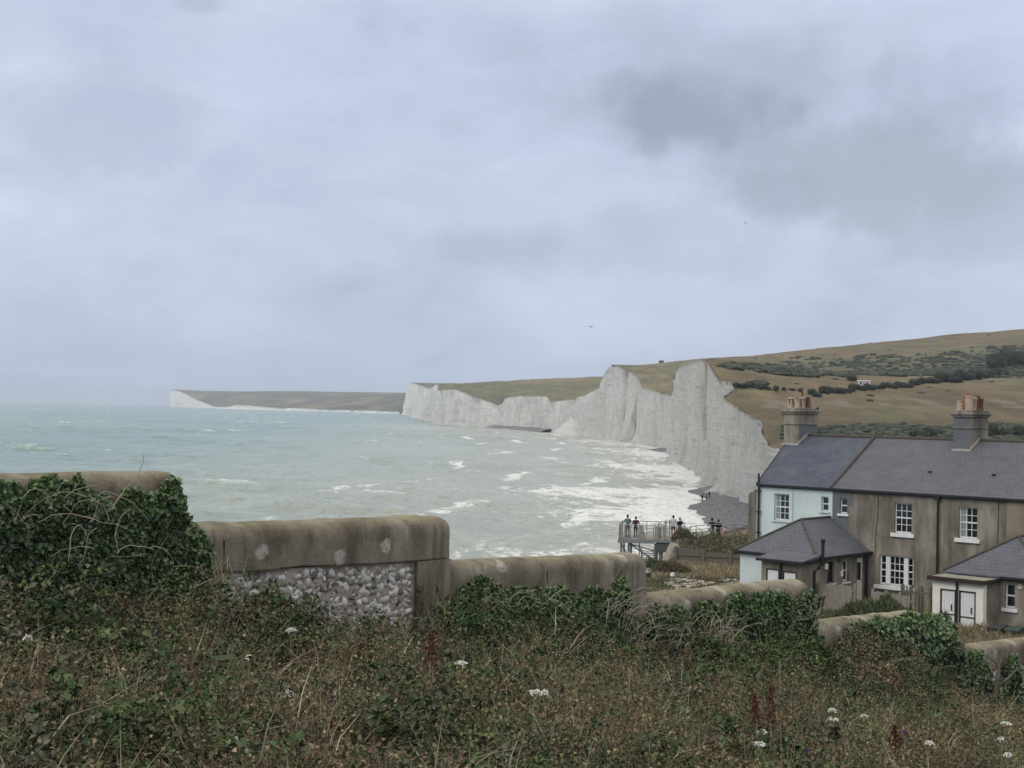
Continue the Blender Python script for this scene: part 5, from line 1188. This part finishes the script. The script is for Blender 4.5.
def umbel(px, py, r, label):
    D = on_canopy(px, py)-.05; c = P(px,py,D); e = empty('white_flower', tuple(c-Vector((0,0,.3))), 0, label, 'flower', 'white flower heads on the bank'); rm = r*D/FP
    q = MB(); q.tube([(0,.03,0),(0,0,.26)],.0025,4)
    for i in range(9): an = 2*PI*i/9; q.tube([(0,0,.26),(rm*.8*math.cos(an),rm*.8*math.sin(an),.295)],.0012,3)
    q.build('stem', M['deadtwig'], e); n_ = 170; a = RNG.uniform(0,2*PI,n_); rr = rm*np.sqrt(RNG.uniform(0,1,n_)); pts = np.stack([rr*np.cos(a), rr*np.sin(a), .30+.012*(1-(rr/rm)**2)+RNG.normal(scale=.003,size=n_)],1); s = np.full(n_, .012)
    cl = Cloud(); cl.add(leaves(pts, rdir(n_,.2), rdir(n_,2,.5), s, s, pal(n_,[(.75,.75,.70),(.62,.62,.54)],.1))); cl.build('flower_head', M['leaf'], e)
for px,py,r,lb in ((291,631,5,'cream flower head below the flintwork, nearest the wall'),(249,659,2.5,'tiny white flower among brown weeds below the ivy corner'),(289,695,5,'pale flower head halfway down the bank at left'),(234,743,5,'flat cream flower head near the bottom left'),(461,664,7,'flat white flower head just right of the rusty dock below the pier'),(539,693,9,'broad white flower head in the middle of the bank'),
    (832,711,4,'upper of two white flower heads below the bramble thicket'),(833,720,5,'lower of two white flower heads below the bramble thicket'),(864,717,4,'white flower head right of the pair below the thicket'),(762,733,5,'white flower head beside the tallest dock'),(759,745,6,'white flower head under the tallest dock'),(1006,724,5,'white flower head by the grey dead stem'),(1002,740,4,'faded flower head under the dead stem'),(929,744,5,'white flower head near the bottom right'),(1008,756,4,'faded flower head in the bottom right corner'),(28,639,4,'small white flower at the far left')):
    umbel(px,py,r,lb)
def knap(px, py, label):
    D = on_canopy(px, py)-.04; c = P(px,py,D); e = empty('purple_flower', tuple(c-Vector((0,0,.25))), 0, label, 'flower', 'purple knapweed heads'); q = MB(); q.tube([(0,.02,0),(0,0,.24)],.002,4); q.build('stem', M['deadtwig'], e)
    n_=60; s = np.full(n_,.012); cl=Cloud(); cl.add(leaves(np.array([[0,0,.25]])+RNG.normal(scale=.006,size=(n_,3)), rdir(n_,.8), rdir(n_), s, s*.4, pal(n_,[(.13,.05,.16),(.10,.04,.13)],.2))); cl.build('flower_head', M['leaf'], e)
for px,py,lb in ((467,686,'purple flower under the white flower by the dock'),(330,703,'purple flower on the brown slope at left centre'),(727,741,'upper of two purple flowers left of the dock spikes'),(724,757,'lower of two purple flowers left of the dock spikes'),(807,751,'purple flower near the bottom right of centre'),(872,735,'left of two purple flowers under the thicket'),(905,733,'right of two purple flowers under the thicket'),(600,724,'purple flower in the middle of the bank')): knap(px,py,lb)
# ---- feathery shrub in the cottage garden, dry grass, scrub near the platform
def feathery(name, label, c, rx, ry, h, n_, cols, ls=.16, cat='shrub', group=None):
    e = empty(name, c, 0, label, cat, group); cl = Cloud(); a = RNG.uniform(0,2*PI,n_); rr = np.sqrt(RNG.uniform(0,1,n_)); x = rr*np.cos(a)*rx; y = rr*np.sin(a)*ry
    hh = np.array([h*(1-.55*r_**2.2)*(.85+.35*fbm(xx*.7,yy*.7,c[0])) for r_,xx,yy in zip(rr,x,y)]); z = hh*RNG.uniform(.25,1,n_)**.55
    cl.add(blades(np.stack([x,y,z-ls*.4],1), rdir(n_,1.6,.6)+np.stack([x,y,z*0],1)*.12, RNG.uniform(.6,1.3,n_)*ls, np.full(n_,ls*.16), RNG.uniform(0,.5,n_), pal(n_,cols,.35))); cl.build('foliage', M['bushleaf'], e)
    q = MB()
    for i in range(7): an = i*.9; q.tube([(0,0,-.1),(math.cos(an)*rx*.35,math.sin(an)*ry*.35,h*.4),(math.cos(an)*rx*.7,math.sin(an)*ry*.7,h*.7)],[.05,.03,.012],5)
    q.build('stem', M['bark'], e); return e
TAM = [(.085,.105,.05),(.11,.13,.06),(.065,.085,.04)]
v = P(872,622,50); feathery('feathery_shrub','feathery green shrub in the garden behind the low wall',(v.x,50,EYE-8.3),2.0,1.2,1.9,15000,TAM,.22)
v = P(835,612,51); feathery('feathery_shrub','smaller green shrub beside the black bin, left of the feathery one',(v.x,51.5,EYE-8.4),1.2,.9,1.55,6000,TAM,.2)
v = P(1022,640,49); feathery('garden_shrub','green shrub in front of the bins at the right edge',(v.x+.9,49.5,EYE-8.2),.6,.6,.7,3000,TAM,.14)
v = P(938,640,49.5); feathery('garden_shrub','grey green shrub poking up beside the cream store',(v.x,49,EYE-8.25),.55,.5,1.55,3000,[(.08,.10,.06),(.06,.08,.045)],.15)
cl = Cloud()   # dry garden grass
for (p0,p1,d0,d1,n_,cols,hh) in ((940,1030,47,54,9000,G_STRAW+G_DRY,.5),(655,748,75,86,14000,G_STRAW,.35),(640,748,62,74,6000,G_GRASS+G_DULL,.2),(812,935,50,56,4000,G_GRASS+G_DULL,.3)):
    px = RNG.uniform(p0,p1,n_); D = RNG.uniform(d0,d1,n_); x = (px-512)/FP*D; z = np.array([land_z(a,b) if b > 72 else G(a,b) for a,b in zip(x,D)])+EYE-.05
    xe = np.interp(D, nearD, nearX); k_ = x > xe+.2; m_ = int(k_.sum())
    cl.add(blades(np.stack([x,D,z],1)[k_], rdir(m_,1.6,.6), RNG.uniform(.5,1.3,m_)*hh, np.full(m_,.05), RNG.uniform(0,.6,m_), pal(m_,cols,.3)))
o = cl.build('garden_grass', M['bushleaf']); tag(o,'dry straw grass around the cottages and the old paving','grass',kind='stuff')
cl = Cloud(); random.seed(77)      # rough scrub between fence and cliff path
for _ in range(170):
    px = random.uniform(676,768); D = random.uniform(90,109); x=(px-512)/FP*D; z=land_z(x,D)+EYE
    if x < fxt(D)+.4: continue
    h = random.uniform(.3,.8)*(1.25 if random.random()<.3 else 1); n_=110; r_=random.uniform(.4,.9); p_ = RNG.normal(size=(n_,3))*[r_*.5,r_*.5,h*.28]+[x,D,z+h*.45]
    s=RNG.uniform(.08,.2,n_); cl.add(leaves(p_, rdir(n_,.3), rdir(n_,1), s, s*.6, pal(n_, random.choice([G_DULL,G_DRY,G_STRAW[1:3]+G_DULL,G_GRASS+G_DULL]),.3)))
o = cl.build('cliff_top_scrub', M['bushleaf']); tag(o,'brown and grey green scrub between the timber fence and the cliff path','scrub',kind='stuff')
for i,(px,py,D,r_,h,lb) in enumerate(((682,546,104,.8,1.25,'brown scrubby bush at the right end of the platform'),(655,582,80,1.2,.8,'dark low bush in front of the wing wall'),(672,584,78,1.1,.9,'dark brown bush left of the dry grass, by the white topped post'))):
    v=P(px,py,D); feathery('low_bush',lb,(v.x,D,land_z(v.x,D)+EYE),r_,r_*.8,h,2200,G_DRY[:2]+G_DULL if i!=1 else G_BR+G_DULL,.2,'bush','bushes near the platform')
# ================================================================== DOWNS: scrub, hedges, trees, huts
def land_hit(px, py, d0=180, d1=1200):
    D = d0
    while D < d1:
        z = P(px,py,D).z-EYE; x = (px-512)/FP*D
        if land_z(x,D) >= z: return D
        D += 4
    return None
ico = bmesh.new(); bmesh.ops.create_icosphere(ico, subdivisions=2, radius=1); IV = np.array([v.co for v in ico.verts]); IF = np.array([[v.index for v in f.verts] for f in ico.faces]); ico.free()
def blob(c, rx, ry, rz_, seed, col):
    d = np.array([1+.5*nz(v[0]*1.6+seed,v[1]*1.6,v[2]*1.6)+.25*nz(v[0]*4,v[1]*4+seed,v[2]*4) for v in IV]); V = IV*(d*RNG.uniform(.82,1.2,len(IV)))[:,None]*[rx,ry,rz_]+c
    sh = RNG.uniform(.75,1.3,(len(IV),1)); return V, IF, np.array(col)*sh
SC = [(.050,.064,.048),(.062,.076,.054),(.040,.052,.042),(.080,.084,.060)]
cl = Cloud(); random.seed(3); cnt = 0; 
for _ in range(52000):
    if cnt >= 6500: break
    px = random.uniform(700,1180); py = random.choice([random.uniform(338,376),random.uniform(345,376),random.uniform(383,396),random.uniform(423,445)])
    D = 1/random.uniform(1/1150,1/190); x=(px-512)/FP*D
    if x < fxt(D)+4: continue
    z = land_z(x,D); c_, s_ = cover(x,D,z)
    if not s_: continue
    r_ = random.choice([random.uniform(.5,1.2),random.uniform(.5,1.2),random.uniform(.8,1.7)])*(1 if D > 350 else .6); col = SC[random.randrange(4)]; cl.add(blob((x,D,z+EYE+r_*.15), r_*1.3, r_*1.3, r_*random.uniform(.35,.7), random.random()*90, col)); cnt += 1
for _ in range(120):   # scattered gorse on the open slopes
    D = random.uniform(230,1100); px = random.uniform(705,1150); x=(px-512)/FP*D
    if x < fxt(D)+6: continue
    z = land_z(x,D); r_ = random.uniform(.4,.9); cl.add(blob((x,D,z+EYE), r_*1.4, r_*1.2, r_*.6, random.random()*90, SC[random.randrange(4)]))
o = cl.build('hill_scrub', M['scrubleaf']); tag(o,'dark green gorse scrub spreading across the brown hillside','scrub',kind='stuff')
def bush_proto(name, w_, h, n_, cols):
    e = empty(name); core = blob((0,0,h*.42), w_*.42, w_*.42, h*.5, w_*7, SC[2]); cl = Cloud(); cl.add(core)
    u = rdir(n_); r_ = RNG.uniform(.7,1.1,(n_,1)); p_ = u*[w_*.5,w_*.5,h*.52]*r_+[0,0,h*.48]; p_[:,2]=np.maximum(p_[:,2],.05); s = RNG.uniform(.25,.6,n_); cl.add(leaves(p_, rdir(n_,.2), u+rdir(n_,.6)*.7, s, s*.8, pal(n_,cols,.35)))
    cl.build('foliage', M['scrubleaf'], e); q = MB(); q.tube([(0,0,-.3),(.1,0,h*.5)],[.15,.08],6); q.build('trunk', M['bark'], e); return e
protos = [bush_proto('hedge_bush', 5, 4.2, 420, SC), bush_proto('hedge_bush', 6.5, 3.6, 520, SC), bush_proto('hedge_bush', 4.2, 5.0, 420, SC)]
used_p = set()
def place_bush(px, py, k, label, group, sc=1.0, cat='bush'):
    D = land_hit(px, py)
    if D is None: return
    x=(px-512)/FP*D; i = k%3; o = protos[i] if i not in used_p else copy_tree(protos[i]); used_p.add(i)
    o.location = (x,D,land_z(x,D)+EYE-.2); o.rotation_euler = (0,0,random.uniform(0,6)); s_ = sc*D/560; o.scale = (s_*random.uniform(.9,1.3),s_*random.uniform(.9,1.3),s_*random.uniform(.75,1.1)); tag(o,label,cat,group); return o
random.seed(8)
for i in range(20): px = lerp(812,908,i/19); place_bush(px, lerp(396,387,i/19)+random.uniform(-1,1), i, 'dark green bush in the hedge line left of the field gap, below the white hut', 'hedge line below the white hut', random.uniform(.55,.8))
for i in range(15): px = lerp(915,1004,i/14); place_bush(px, lerp(385,377,i/14)+random.uniform(-1,1), i+1, 'dark green bush in the hedge line right of the field gap', 'hedge line right of the gap', random.uniform(.6,1.05))
for i in range(9): px = lerp(736,800,i/8); place_bush(px, lerp(389,393,i/8)+random.uniform(-1,1), i, 'low dark bush on the slope above the cliff notch', 'low bushes above the cliff notch', random.uniform(.4,.6))
place_bush(852,381,0,'rounded dark bush directly left of the white hut',None,.75)
for px,py,lb in ((995,371,'leftmost tree of the dark clump on the hillside at the right edge'),(1008,368,'middle tree of the dark clump on the hillside at the right edge'),(1020,366,'rightmost tree of the dark clump on the hillside at the right edge')): place_bush(px,py,2,lb,'tree clump on the hillside',1.5,'tree')
for i in range(6): px = 975+i*9; place_bush(px,438,i,'green bush just above the slate roof, right of the second chimney','bushes behind the roof',random.uniform(.9,1.2))
for i in range(4): px = 915+i*7; place_bush(px,438,i,'green bush just above the slate roof, left of the second chimney','bushes behind the roof',random.uniform(.8,1.1))
def hut(px, py, wpx, hpx, rz, label, wall='white', d=None):
    D = d or land_hit(px,py); x=(px-512)/FP*D; w_=wpx*D/FP; h=hpx*D/FP; e=empty('hut',(x,D,land_z(x,D)+EYE-.2),rz,label,'hut','small buildings on the hills')
    q=MB(); q.box(-w_*.5,w_*.5,-w_*.3,w_*.3,0,h*.8); q.build('wall',M[wall],e); q=MB(); q.hexa([(-w_*.56,-w_*.36,h*.78),(w_*.56,-w_*.36,h*.78),(w_*.56,w_*.36,h*.95),(-w_*.56,w_*.36,h*.95)],[(-w_*.56,-w_*.36,h*.86),(w_*.56,-w_*.36,h*.86),(w_*.56,w_*.36,h*1.05),(-w_*.56,w_*.36,h*1.05)]); q.build('roof',M['slab'],e)
    for s_ in (-.25,.25): q=MB(); q.box(w_*s_-w_*.08,w_*s_+w_*.08,-w_*.3-.06,-w_*.3-.02,h*.35,h*.65); q.build('window',M['glass'],e)
    q=MB(); q.box(-w_*.06,w_*.06,-w_*.3-.05,-w_*.3-.01,0,h*.6); q.build('door',M['greypaint'],e)
hut(864,386,12,6,R(-15),'small white hut with grey roof among bushes on the hillside'); hut(996,377,15,5,R(10),'long pale low shed with flat roof near the dark trees'); hut(661,362.5,4.5,3.5,0,'tiny dark hut on the skyline above the middle cliff','darktimber',1000)
# ================================================================== HAZE
hm = bpy.data.materials.new('sea_haze'); hm.use_nodes = True; hm.node_tree.nodes.clear(); n = NT(hm.node_tree)
vol = n.add('ShaderNodeVolumePrincipled', i_Density=HAZE_D, i_Anisotropy=0.0); vol.inputs['Color'].default_value = (.80,.88,1.0,1)
out = n.add('ShaderNodeOutputMaterial'); L(n, vol.outputs[0], out.inputs['Volume'])
mb = MB(); mb.box(-24000,24000,-500,24000,-60,150); hz_o = mb.build('haze', hm); tag(hz_o,'thin blue sea haze over the bay','haze',kind='stuff')
S.cycles.volume_max_steps = 64 if hasattr(S,'cycles') else 64
